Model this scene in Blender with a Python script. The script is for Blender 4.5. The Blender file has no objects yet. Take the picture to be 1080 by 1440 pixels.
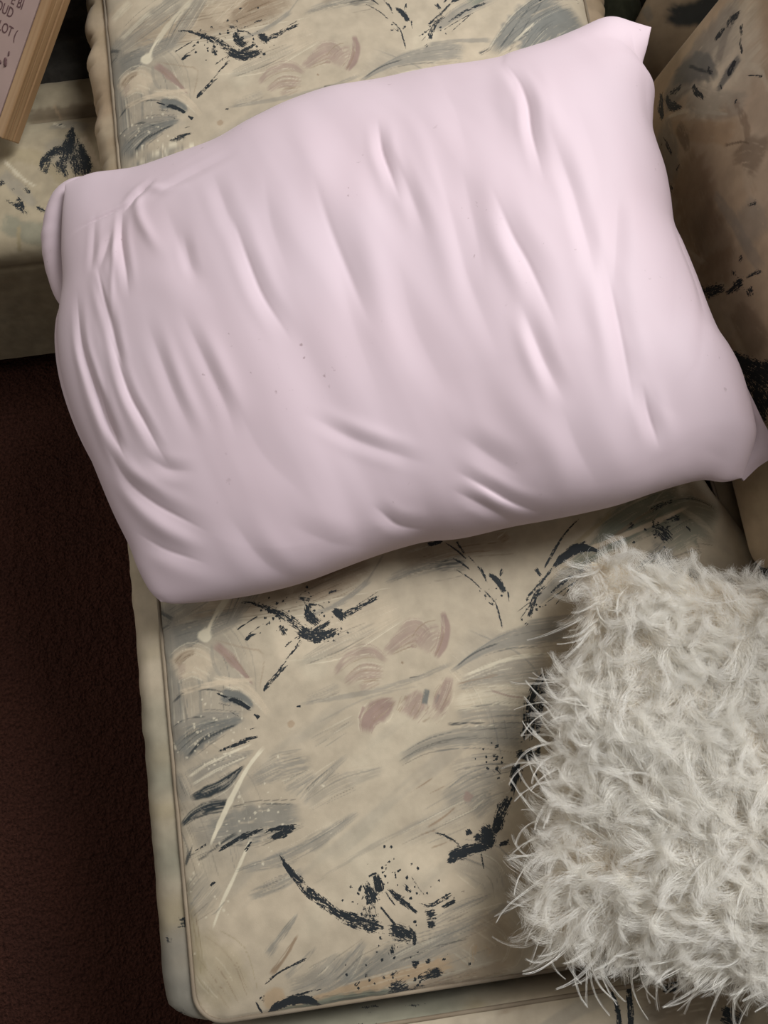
import bpy, math, random
import numpy as np
from mathutils import Matrix, Vector

# ------------------------------------------------------------------ camera, light, exposure
SC = bpy.context.scene
FPX, TILT, ROLL, CAMH = 1060.0, math.radians(10), math.radians(8.1), 1.22
CM = np.array(Matrix.Rotation(-ROLL, 3, 'Z') @ Matrix.Rotation(TILT, 3, 'X'))   # columns: right, up, back
cam = bpy.data.cameras.new('camera')
cam.sensor_fit = 'VERTICAL'; cam.sensor_height = 36.0; cam.lens = 36.0 * FPX / 1440.0
cam.clip_start = 0.01
cam_o = bpy.data.objects.new('camera', cam)
SC.collection.objects.link(cam_o)
mw = Matrix(CM.tolist()).to_4x4(); mw.translation = (0, 0, CAMH)
cam_o.matrix_world = mw
SC.camera = cam_o

W = bpy.data.worlds.new('world'); SC.world = W; W.use_nodes = True
W.node_tree.nodes['Background'].inputs[0].default_value = (1.0, 0.95, 0.89, 1)
W.node_tree.nodes['Background'].inputs[1].default_value = 0.11

def area(name, loc, target, sx, sy, power, col):
    l = bpy.data.lights.new(name, 'AREA'); l.shape = 'RECTANGLE'; l.size = sx; l.size_y = sy
    l.energy = power; l.color = col
    o = bpy.data.objects.new(name, l); SC.collection.objects.link(o)
    o.location = loc
    o.rotation_euler = (Vector(target) - Vector(loc)).to_track_quat('-Z', 'Y').to_euler()
    return o
area('window_daylight', (1.45, 1.0, 2.3), (0.16, 0.08, 0.45), 0.9, 1.3, 22.5, (0.97, 0.985, 1.0)).data.spread = math.radians(88)
area('side_fill_light', (-2.2, 0.55, 1.75), (0.1, 0.2, 0.5), 0.9, 1.1, 11, (1.0, 0.95, 0.88))  # added fill light from the left, brightens faces turned that way

SC.view_settings.view_transform = 'Standard'
SC.view_settings.look = 'None'
SC.view_settings.gamma = 1.0
SC.view_settings.use_curve_mapping = False
SC.view_settings.exposure = 0.0

# ------------------------------------------------------------------ helpers
COL = SC.collection
rng = np.random.default_rng(7)

def at(px, py, z):
    """photo pixel (1080x1440) -> plan position on the level z"""
    d = CM @ np.array([px - 540.0, 720.0 - py, -FPX]); t = (z - CAMH) / d[2]
    return np.array([d[0] * t, d[1] * t])

def at_all(pts, z):
    return np.array([at(p[0], p[1], z) for p in pts])

def lin(c):
    c = np.asarray(c, float) / 255.0
    return np.where(c <= 0.04045, c / 12.92, ((c + 0.055) / 1.055) ** 2.4)

def _h(ix, iy, seed):
    n = (ix.astype(np.int64) * 374761393 + iy.astype(np.int64) * 668265263 + seed * 1442695041) & 0xffffffff
    n = ((n ^ (n >> 13)) * 1274126177) & 0xffffffff
    return ((n ^ (n >> 16)) & 0xffff) / 65535.0

def noise(x, y, seed=0):
    ix = np.floor(x); iy = np.floor(y); fx = x - ix; fy = y - iy
    fx = fx * fx * (3 - 2 * fx); fy = fy * fy * (3 - 2 * fy)
    a = _h(ix, iy, seed); b = _h(ix + 1, iy, seed); c = _h(ix, iy + 1, seed); d = _h(ix + 1, iy + 1, seed)
    return (a * (1 - fx) + b * fx) * (1 - fy) + (c * (1 - fx) + d * fx) * fy

def fbm(x, y, seed=0, o=4):
    s = 0; a = 0.5; t = 0
    for k in range(o):
        s = s + a * noise(x * 2 ** k, y * 2 ** k, seed + k * 17); t += a; a *= 0.5
    return s / t

def sstep(a, b, x):
    t = np.clip((x - a) / (b - a), 0, 1); return t * t * (3 - 2 * t)

def spline(P, n):
    """Catmull-Rom through P, resampled to n points by arc length"""
    P = np.asarray(P, float)
    if len(P) == 2:
        t = np.linspace(0, 1, n)[:, None]; return P[0] * (1 - t) + P[1] * t
    Q = np.vstack([2 * P[0] - P[1], P, 2 * P[-1] - P[-2]])
    out = []
    for i in range(1, len(Q) - 2):
        t = np.linspace(0, 1, 12, endpoint=False)[:, None]
        p0, p1, p2, p3 = Q[i - 1], Q[i], Q[i + 1], Q[i + 2]
        out.append(0.5 * (2 * p1 + (p2 - p0) * t + (2 * p0 - 5 * p1 + 4 * p2 - p3) * t * t + (3 * p1 - p0 - 3 * p2 + p3) * t ** 3))
    C = np.vstack(out + [P[-1:]])
    s = np.r_[0, np.cumsum(np.linalg.norm(np.diff(C, axis=0), axis=1))]
    u = np.linspace(0, s[-1], n)
    return np.stack([np.interp(u, s, C[:, k]) for k in range(C.shape[1])], 1)

def poly_dist(L, X, Y):
    """signed distance to the polyline L and arc length along it"""
    best = np.full(X.shape, 1e9); sd = np.zeros(X.shape); al = np.zeros(X.shape); s0 = 0.0
    for i in range(len(L) - 1):
        ax, ay = L[i]; dx, dy = L[i + 1] - L[i]; ln = math.hypot(dx, dy) + 1e-12
        t = ((X - ax) * dx + (Y - ay) * dy) / ln ** 2
        lo = -np.inf if i == 0 else 0.0; hi = np.inf if i == len(L) - 2 else 1.0
        tc = np.clip(t, 0, 1)
        qx = X - ax - tc * dx; qy = Y - ay - tc * dy
        d2 = qx * qx + qy * qy
        m = d2 < best
        best = np.where(m, d2, best)
        sd = np.where(m, np.where(dx * qy - dy * qx >= 0, 1, -1) * np.sqrt(d2), sd)
        al = np.where(m, s0 + np.clip(t, lo, hi) * ln, al)
        s0 += ln
    return sd, al, s0

def mesh_from(name, V, Fq, mat, parent=None, smooth=True, cols=None, ink=None, br=None):
    me = bpy.data.meshes.new(name)
    V = np.ascontiguousarray(V, dtype=np.float32); Fq = np.asarray(Fq, dtype=np.int32)
    k = Fq.shape[1]
    me.vertices.add(len(V)); me.vertices.foreach_set('co', V.ravel())
    me.loops.add(Fq.size); me.loops.foreach_set('vertex_index', Fq.ravel())
    me.polygons.add(len(Fq))
    me.polygons.foreach_set('loop_start', np.arange(0, Fq.size, k, dtype=np.int32))
    me.polygons.foreach_set('loop_total', np.full(len(Fq), k, dtype=np.int32))
    me.update(calc_edges=True); me.validate()
    if smooth: me.polygons.foreach_set('use_smooth', np.ones(len(me.polygons), dtype=bool))
    if cols is not None:
        c = np.ones((len(V), 4), np.float32); c[:, :3] = cols
        a = me.color_attributes.new('print', 'FLOAT_COLOR', 'POINT'); a.data.foreach_set('color', c.ravel())
    if ink is not None:
        a = me.attributes.new('ink', 'FLOAT', 'POINT'); a.data.foreach_set('value', np.ascontiguousarray(ink, np.float32))
    if br is not None:
        a = me.attributes.new('brush', 'FLOAT_VECTOR', 'POINT'); a.data.foreach_set('vector', np.ascontiguousarray(br, np.float32).ravel())
    me.materials.append(mat)
    o = bpy.data.objects.new(name, me); COL.objects.link(o)
    if parent: o.parent = parent
    return o

def grid_faces(nu, nv, off=0, wrap=False, flip=False):
    i = np.arange(nu - (0 if wrap else 1))[:, None]; j = np.arange(nv - 1)[None, :]
    i2 = (i + 1) % nu
    f = np.stack(np.broadcast_arrays(i * nv + j, i2 * nv + j, i2 * nv + j + 1, i * nv + j + 1), -1).reshape(-1, 4) + off
    return f[:, ::-1] if flip else f

def tube(name, P, r, mat, parent=None, n=8, closed=False, cols=None):
    P = np.asarray(P, float); m = len(P)
    T = np.gradient(P, axis=0) if not closed else np.roll(P, -1, 0) - np.roll(P, 1, 0)
    T /= np.linalg.norm(T, axis=1)[:, None] + 1e-12
    up = np.array([0, 0, 1.0]); A = np.cross(T, up); A /= np.linalg.norm(A, axis=1)[:, None] + 1e-9; B = np.cross(A, T)
    rr = np.broadcast_to(np.asarray(r, float), (m,))
    th = np.linspace(0, 2 * np.pi, n, endpoint=False)
    V = P[:, None, :] + rr[:, None, None] * (np.cos(th)[None, :, None] * A[:, None, :] + np.sin(th)[None, :, None] * B[:, None, :])
    i = np.arange(m if closed else m - 1)[:, None]; j = np.arange(n)[None, :]
    i2 = (i + 1) % m; j2 = (j + 1) % n
    F = np.stack(np.broadcast_arrays(i * n + j, i2 * n + j, i2 * n + j2, i * n + j2), -1).reshape(-1, 4)
    c = None if cols is None else np.repeat(cols, n, 0)
    return mesh_from(name, V.reshape(-1, 3), F, mat, parent, cols=c, ink=None if cols is None else np.zeros(m * n))

def empty(name, loc, label, cat, group=None):
    o = bpy.data.objects.new(name, None); COL.objects.link(o); o.location = loc; o.empty_display_size = 0.05
    tag(o, label, cat, group); return o

def tag(o, label=None, cat=None, group=None, kind=None):
    if label: o['label'] = label
    if cat: o['category'] = cat
    if group: o['group'] = group
    if kind: o['kind'] = kind

def adopt(root):
    """children were built in world space: keep them there under an Empty placed at the base"""
    bpy.context.view_layer.update()
    for c in COL.objects:
        if c.parent == root: c.matrix_parent_inverse = root.matrix_world.inverted()

# ------------------------------------------------------------------ materials
def new_mat(name):
    m = bpy.data.materials.new(name); m.use_nodes = True
    return m, m.node_tree.nodes, m.node_tree.links, m.node_tree.nodes['Principled BSDF']

def nd(N, t, **kw):
    n = N.new(t)
    for k, v in kw.items(): setattr(n, k, v)
    return n

def fabric_mat():
    m, N, L, b = new_mat('printed_upholstery')
    a = nd(N, 'ShaderNodeAttribute', attribute_name='print'); k = nd(N, 'ShaderNodeAttribute', attribute_name='ink')
    tc = nd(N, 'ShaderNodeTexCoord')
    at_ = nd(N, 'ShaderNodeAttribute', attribute_name='brush')
    mp = nd(N, 'ShaderNodeMapping'); mp.inputs['Scale'].default_value = (1150, 120, 1); L.new(at_.outputs['Vector'], mp.inputs[0])
    n1 = nd(N, 'ShaderNodeTexNoise'); n1.inputs['Scale'].default_value = 1; n1.inputs['Detail'].default_value = 3; L.new(mp.outputs[0], n1.inputs['Vector'])
    n3 = nd(N, 'ShaderNodeTexNoise'); n3.inputs['Scale'].default_value = 420; n3.inputs['Detail'].default_value = 5; n3.inputs['Roughness'].default_value = .7; L.new(tc.outputs['Object'], n3.inputs['Vector'])
    n2 = nd(N, 'ShaderNodeTexNoise'); n2.inputs['Scale'].default_value = 60; n2.inputs['Detail'].default_value = 5
    L.new(tc.outputs['Object'], n2.inputs['Vector'])
    s = nd(N, 'ShaderNodeMix', data_type='FLOAT'); s.inputs[0].default_value = .5; L.new(n1.outputs[0], s.inputs[2]); L.new(n3.outputs[0], s.inputs[3])
    sr = nd(N, 'ShaderNodeMapRange'); sr.inputs[1].default_value = .36; sr.inputs[2].default_value = .64; sr.inputs[3].default_value = .06; sr.inputs[4].default_value = 1.0; L.new(s.outputs[0], sr.inputs[0])
    ma = nd(N, 'ShaderNodeMath', operation='SUBTRACT'); L.new(k.outputs['Fac'], ma.inputs[0]); L.new(sr.outputs[0], ma.inputs[1])
    mr = nd(N, 'ShaderNodeMapRange', interpolation_type='SMOOTHSTEP'); mr.inputs[1].default_value = -.05; mr.inputs[2].default_value = .09
    L.new(ma.outputs[0], mr.inputs[0])
    # thread-level mottling of the washes
    hv = nd(N, 'ShaderNodeHueSaturation')
    mv = nd(N, 'ShaderNodeMapRange'); mv.inputs[1].default_value = 0.3; mv.inputs[2].default_value = 0.7; mv.inputs[3].default_value = 0.9; mv.inputs[4].default_value = 1.1
    L.new(n2.outputs[0], mv.inputs[0]); L.new(mv.outputs[0], hv.inputs['Value']); L.new(a.outputs['Color'], hv.inputs['Color'])
    mx = nd(N, 'ShaderNodeMix', data_type='RGBA'); L.new(mr.outputs[0], mx.inputs[0]); L.new(hv.outputs[0], mx.inputs[6])
    mx.inputs[7].default_value = (0.016, 0.020, 0.023, 1)
    L.new(mx.outputs[2], b.inputs['Base Color'])
    b.inputs['Roughness'].default_value = 0.62; b.inputs['Specular IOR Level'].default_value = 0.28
    b.inputs['Sheen Weight'].default_value = 0.08
    # woven bump
    wv = nd(N, 'ShaderNodeTexNoise'); wv.inputs['Scale'].default_value = 900; L.new(tc.outputs['Object'], wv.inputs['Vector'])
    bp = nd(N, 'ShaderNodeBump'); bp.inputs['Strength'].default_value = 0.12; bp.inputs['Distance'].default_value = 0.0006
    L.new(wv.outputs[0], bp.inputs['Height']); L.new(bp.outputs[0], b.inputs['Normal'])
    return m
FAB = fabric_mat()

def plain_mat(name, col, rough=0.7, var=0.12, scale=40, bump=0.0, bscale=200, sheen=0.0, spec=0.3):
    m, N, L, b = new_mat(name)
    tc = nd(N, 'ShaderNodeTexCoord')
    n = nd(N, 'ShaderNodeTexNoise'); n.inputs['Scale'].default_value = scale; n.inputs['Detail'].default_value = 4
    L.new(tc.outputs['Object'], n.inputs['Vector'])
    mr = nd(N, 'ShaderNodeMapRange'); mr.inputs[1].default_value = 0.3; mr.inputs[2].default_value = 0.7
    mr.inputs[3].default_value = 1 - var; mr.inputs[4].default_value = 1 + var
    L.new(n.outputs[0], mr.inputs[0])
    h = nd(N, 'ShaderNodeHueSaturation'); h.inputs['Color'].default_value = (*lin(col), 1)
    L.new(mr.outputs[0], h.inputs['Value']); L.new(h.outputs[0], b.inputs['Base Color'])
    b.inputs['Roughness'].default_value = rough; b.inputs['Specular IOR Level'].default_value = spec
    b.inputs['Sheen Weight'].default_value = sheen
    if bump:
        n2 = nd(N, 'ShaderNodeTexNoise'); n2.inputs['Scale'].default_value = bscale; n2.inputs['Detail'].default_value = 3
        L.new(tc.outputs['Object'], n2.inputs['Vector'])
        bp = nd(N, 'ShaderNodeBump'); bp.inputs['Strength'].default_value = 1.0; bp.inputs['Distance'].default_value = bump
        L.new(n2.outputs[0], bp.inputs['Height']); L.new(bp.outputs[0], b.inputs['Normal'])
    return m

def pillow_mat():
    m, N, L, b = new_mat('pink_jersey')
    tc = nd(N, 'ShaderNodeTexCoord')
    big = nd(N, 'ShaderNodeTexNoise'); big.inputs['Scale'].default_value = 7; big.inputs['Detail'].default_value = 5
    sp = nd(N, 'ShaderNodeTexNoise'); sp.inputs['Scale'].default_value = 150; sp.inputs['Detail'].default_value = 2
    cl = nd(N, 'ShaderNodeTexNoise'); cl.inputs['Scale'].default_value = 14; cl.inputs['Detail'].default_value = 2
    for n in (big, sp, cl): L.new(tc.outputs['Object'], n.inputs['Vector'])
    c0 = nd(N, 'ShaderNodeMix', data_type='RGBA'); c0.inputs[6].default_value = (*lin((208, 190, 197)), 1); c0.inputs[7].default_value = (*lin((202, 180, 186)), 1)
    L.new(big.outputs[0], c0.inputs[0])
    r1 = nd(N, 'ShaderNodeMapRange'); r1.inputs[1].default_value = 0.70; r1.inputs[2].default_value = 0.76; L.new(sp.outputs[0], r1.inputs[0])
    r2 = nd(N, 'ShaderNodeMapRange'); r2.inputs[1].default_value = 0.56; r2.inputs[2].default_value = 0.68; L.new(cl.outputs[0], r2.inputs[0])
    mu = nd(N, 'ShaderNodeMath', operation='MULTIPLY'); L.new(r1.outputs[0], mu.inputs[0]); L.new(r2.outputs[0], mu.inputs[1])
    mu2 = nd(N, 'ShaderNodeMath', operation='MULTIPLY'); mu2.inputs[1].default_value = 0.5; L.new(mu.outputs[0], mu2.inputs[0])
    c1 = nd(N, 'ShaderNodeMix', data_type='RGBA'); L.new(mu2.outputs[0], c1.inputs[0]); L.new(c0.outputs[2], c1.inputs[6])
    c1.inputs[7].default_value = (*lin((120, 95, 95)), 1)
    L.new(c1.outputs[2], b.inputs['Base Color'])
    b.inputs['Roughness'].default_value = 0.6; b.inputs['Specular IOR Level'].default_value = 0.25
    b.inputs['Sheen Weight'].default_value = 0.12; b.inputs['Sheen Roughness'].default_value = 0.4
    return m

def carpet_mat():
    m, N, L, b = new_mat('maroon_carpet')
    tc = nd(N, 'ShaderNodeTexCoord')
    n = nd(N, 'ShaderNodeTexNoise'); n.inputs['Scale'].default_value = 9; n.inputs['Detail'].default_value = 4
    f = nd(N, 'ShaderNodeTexNoise'); f.inputs['Scale'].default_value = 230; f.inputs['Detail'].default_value = 4
    g = nd(N, 'ShaderNodeTexNoise'); g.inputs['Scale'].default_value = 60; g.inputs['Detail'].default_value = 3
    for k in (n, f, g): L.new(tc.outputs['Object'], k.inputs['Vector'])
    mx = nd(N, 'ShaderNodeMix', data_type='RGBA'); L.new(n.outputs[0], mx.inputs[0])
    mx.inputs[6].default_value = (*lin((76, 46, 37)), 1); mx.inputs[7].default_value = (*lin((60, 38, 32)), 1)
    h = nd(N, 'ShaderNodeHueSaturation'); mr = nd(N, 'ShaderNodeMapRange'); mr.inputs[1].default_value = 0.3; mr.inputs[2].default_value = 0.7
    mr.inputs[3].default_value = 0.55; mr.inputs[4].default_value = 1.45
    L.new(f.outputs[0], mr.inputs[0]); L.new(mr.outputs[0], h.inputs['Value']); L.new(mx.outputs[2], h.inputs['Color']); L.new(h.outputs[0], b.inputs['Base Color'])
    b.inputs['Roughness'].default_value = 0.95; b.inputs['Specular IOR Level'].default_value = 0.1
    ad = nd(N, 'ShaderNodeMath', operation='MULTIPLY_ADD'); ad.inputs[1].default_value = 2.0; L.new(g.outputs[0], ad.inputs[0]); L.new(f.outputs[0], ad.inputs[2])
    bp = nd(N, 'ShaderNodeBump'); bp.inputs['Strength'].default_value = 1; bp.inputs['Distance'].default_value = 0.006
    L.new(ad.outputs[0], bp.inputs['Height']); L.new(bp.outputs[0], b.inputs['Normal'])
    return m

def wood_mat():
    m, N, L, b = new_mat('pine_wood')
    tc = nd(N, 'ShaderNodeTexCoord'); mp = nd(N, 'ShaderNodeMapping'); mp.inputs['Scale'].default_value = (90, 3, 90)
    L.new(tc.outputs['Object'], mp.inputs[0])
    n = nd(N, 'ShaderNodeTexNoise'); n.inputs['Scale'].default_value = 1.0; n.inputs['Detail'].default_value = 4; n.inputs['Distortion'].default_value = 0.6
    L.new(mp.outputs[0], n.inputs['Vector'])
    mx = nd(N, 'ShaderNodeMix', data_type='RGBA'); mx.inputs[6].default_value = (*lin((164, 131, 94)), 1); mx.inputs[7].default_value = (*lin((138, 104, 70)), 1)
    mr = nd(N, 'ShaderNodeMapRange'); mr.inputs[1].default_value = 0.35; mr.inputs[2].default_value = 0.65; L.new(n.outputs[0], mr.inputs[0]); L.new(mr.outputs[0], mx.inputs[0])
    L.new(mx.outputs[2], b.inputs['Base Color']); b.inputs['Roughness'].default_value = 0.5
    return m

PINK = pillow_mat(); CARPET = carpet_mat(); WOOD = wood_mat()
DECK = plain_mat('dark_deck_cloth', (56, 52, 46), 0.9, 0.2, 120, 0.0012, 160)
OLIVE = plain_mat('olive_velvet', (78, 80, 62), 0.85, 0.25, 60, 0.0008, 150, sheen=0.2)
SIGNFACE = plain_mat('pinkish_white_paint', (160, 136, 128), 0.6, 0.06, 25)
SIGNINK = plain_mat('brown_print', (92, 66, 66), 0.7, 0.08, 90)
LINER = plain_mat('black_underside_cloth', (34, 31, 28), 0.9, 0.1, 60)

# ------------------------------------------------------------------ the painterly print
PAL = dict(base=(175, 161, 139), cream=(208, 197, 172), pale=(194, 177, 152), grey=(140, 133, 120), blue=(112, 111, 104), brown=(136, 115, 92),
           mauve=(147, 125, 113), dark=(46, 52, 54), green=(118, 120, 104), olive=(152, 138, 108), tan=(172, 146, 114), rust=(138, 110, 82), umber=(96, 78, 58))
PAL = {k: lin(v) for k, v in PAL.items()}

class Print:
    """colour and black ink of the print at the points (X, Y), in metres on the cloth"""
    def __init__(s, X, Y, base='base', seed=0, streak=1.0, ang=0.5):
        s.X = X.ravel(); s.Y = Y.ravel(); s.seed = seed
        s.c = np.tile(PAL[base], (s.X.size, 1)); s.ink = np.zeros(s.X.size); s.br = np.zeros((s.X.size, 3)); s.br[:, 0] = s.X; s.br[:, 1] = s.Y
        ca, sa = math.cos(ang), math.sin(ang)
        u = s.X * ca + s.Y * sa; v = -s.X * sa + s.Y * ca
        a = sstep(0.45, 0.75, fbm(s.X * 9, s.Y * 9, seed)) * 0.45
        s.mix(PAL['pale'], a)
        t = sstep(0.52, 0.72, fbm(u * 7, v * 60, seed + 3)) * sstep(0.42, 0.62, fbm(s.X * 7, s.Y * 7, seed + 5)) * 0.5 * streak
        s.mix(PAL['grey'], t)
        t = sstep(0.5, 0.75, fbm(s.X * 14, s.Y * 14, seed + 9)) * 0.25
        s.mix(PAL['cream'], t)
    def mix(s, col, a, idx=None):
        a = np.broadcast_to(np.ravel(a), (s.X.size if idx is None else len(idx),))
        if idx is None: s.c += (col - s.c) * a[:, None]
        else: s.c[idx] += (col - s.c[idx]) * a[:, None]
    def stroke(s, P, w, col='ink', a=1.0, dry=0.4, bw=0.0016, bl=0.02, n=14, soft=None):
        """brush stroke along P (metres); w: widths (metres) along it; dry: how far bristles break it up"""
        s.seed += 1
        P = np.asarray(P, float)
        L = spline(P, n); w = np.atleast_1d(np.asarray(w, float)); wm = w.max()
        lo = L.min(0) - wm; hi = L.max(0) + wm
        idx = np.nonzero((s.X > lo[0]) & (s.X < hi[0]) & (s.Y > lo[1]) & (s.Y < hi[1]))[0]
        if not len(idx): return
        x, y = s.X[idx], s.Y[idx]
        d, al, tot = poly_dist(L, x, y)
        t = np.clip(al / tot, 0, 1)
        hw = 0.5 * np.interp(t, np.linspace(0, 1, len(w)), w) * (0.85 + 0.3 * noise(al / 0.006, t * 0, s.seed))
        br = noise(d / bw + 50, al / bl + 9, s.seed) * 0.6 + noise(d / bw * 2.3 + 50, al / bl * 2.2, s.seed + 4) * 0.4
        endr = tot * 0.12 + wm * 0.2
        over = np.maximum(-al, al - tot)
        endm = 1 - sstep(-endr * (0.15 + br), endr * 0.15, over)
        so = soft if soft is not None else 0.35
        edge = 1 - sstep(1 - so, 1.05, np.abs(d) / (hw + 1e-6) + (br - 0.5) * 0.5 * dry)
        brm = sstep(dry - 0.22, dry + 0.12, br + 0.12 * (1 - np.abs(d) / (hw + 1e-6))) if dry > 0 else 1.0
        m = np.clip(edge * endm * brm, 0, 1) * a
        if col == 'ink':
            e2 = 1 - sstep(.3, 1.12, np.abs(d) / (hw + 1e-6)); e3 = 1 - sstep(-endr * .9, endr * .35, over)
            m = e2 ** .55 * e3 ** .6 * np.clip(1.34 - dry * 1.25, .35, 1.2)
            k = m > s.ink[idx]; j = idx[k]
            s.ink[j] = m[k]; s.br[j, 0] = d[k]; s.br[j, 1] = al[k]; s.br[j, 2] = s.seed * .37
        else: s.mix(PAL[col], m, idx)
    def blob(s, c, r, col, a=0.8, rag=0.5):
        s.seed += 1
        d = np.hypot(s.X - c[0], s.Y - c[1])
        idx = np.nonzero(d < r * 1.8)[0]
        if not len(idx): return
        q = d[idx] / r + (fbm(s.X[idx] / r * 1.6, s.Y[idx] / r * 1.6, s.seed) - 0.5) * 2 * rag
        m = (1 - sstep(0.75, 1.1, q)) * a
        if col == 'ink': s.ink[idx] = np.maximum(s.ink[idx], m)
        else: s.mix(PAL[col], m, idx)
    def specks(s, c, r, n, size=0.0012, col='ink', a=0.9):
        for k in range(n):
            s.blob((c[0] + rng.normal() * r, c[1] + rng.normal() * r), size * rng.uniform(0.5, 1.5), col, a, 0.5)

MPP = 0.77 / FPX      # metres on the seat per photo pixel

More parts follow.
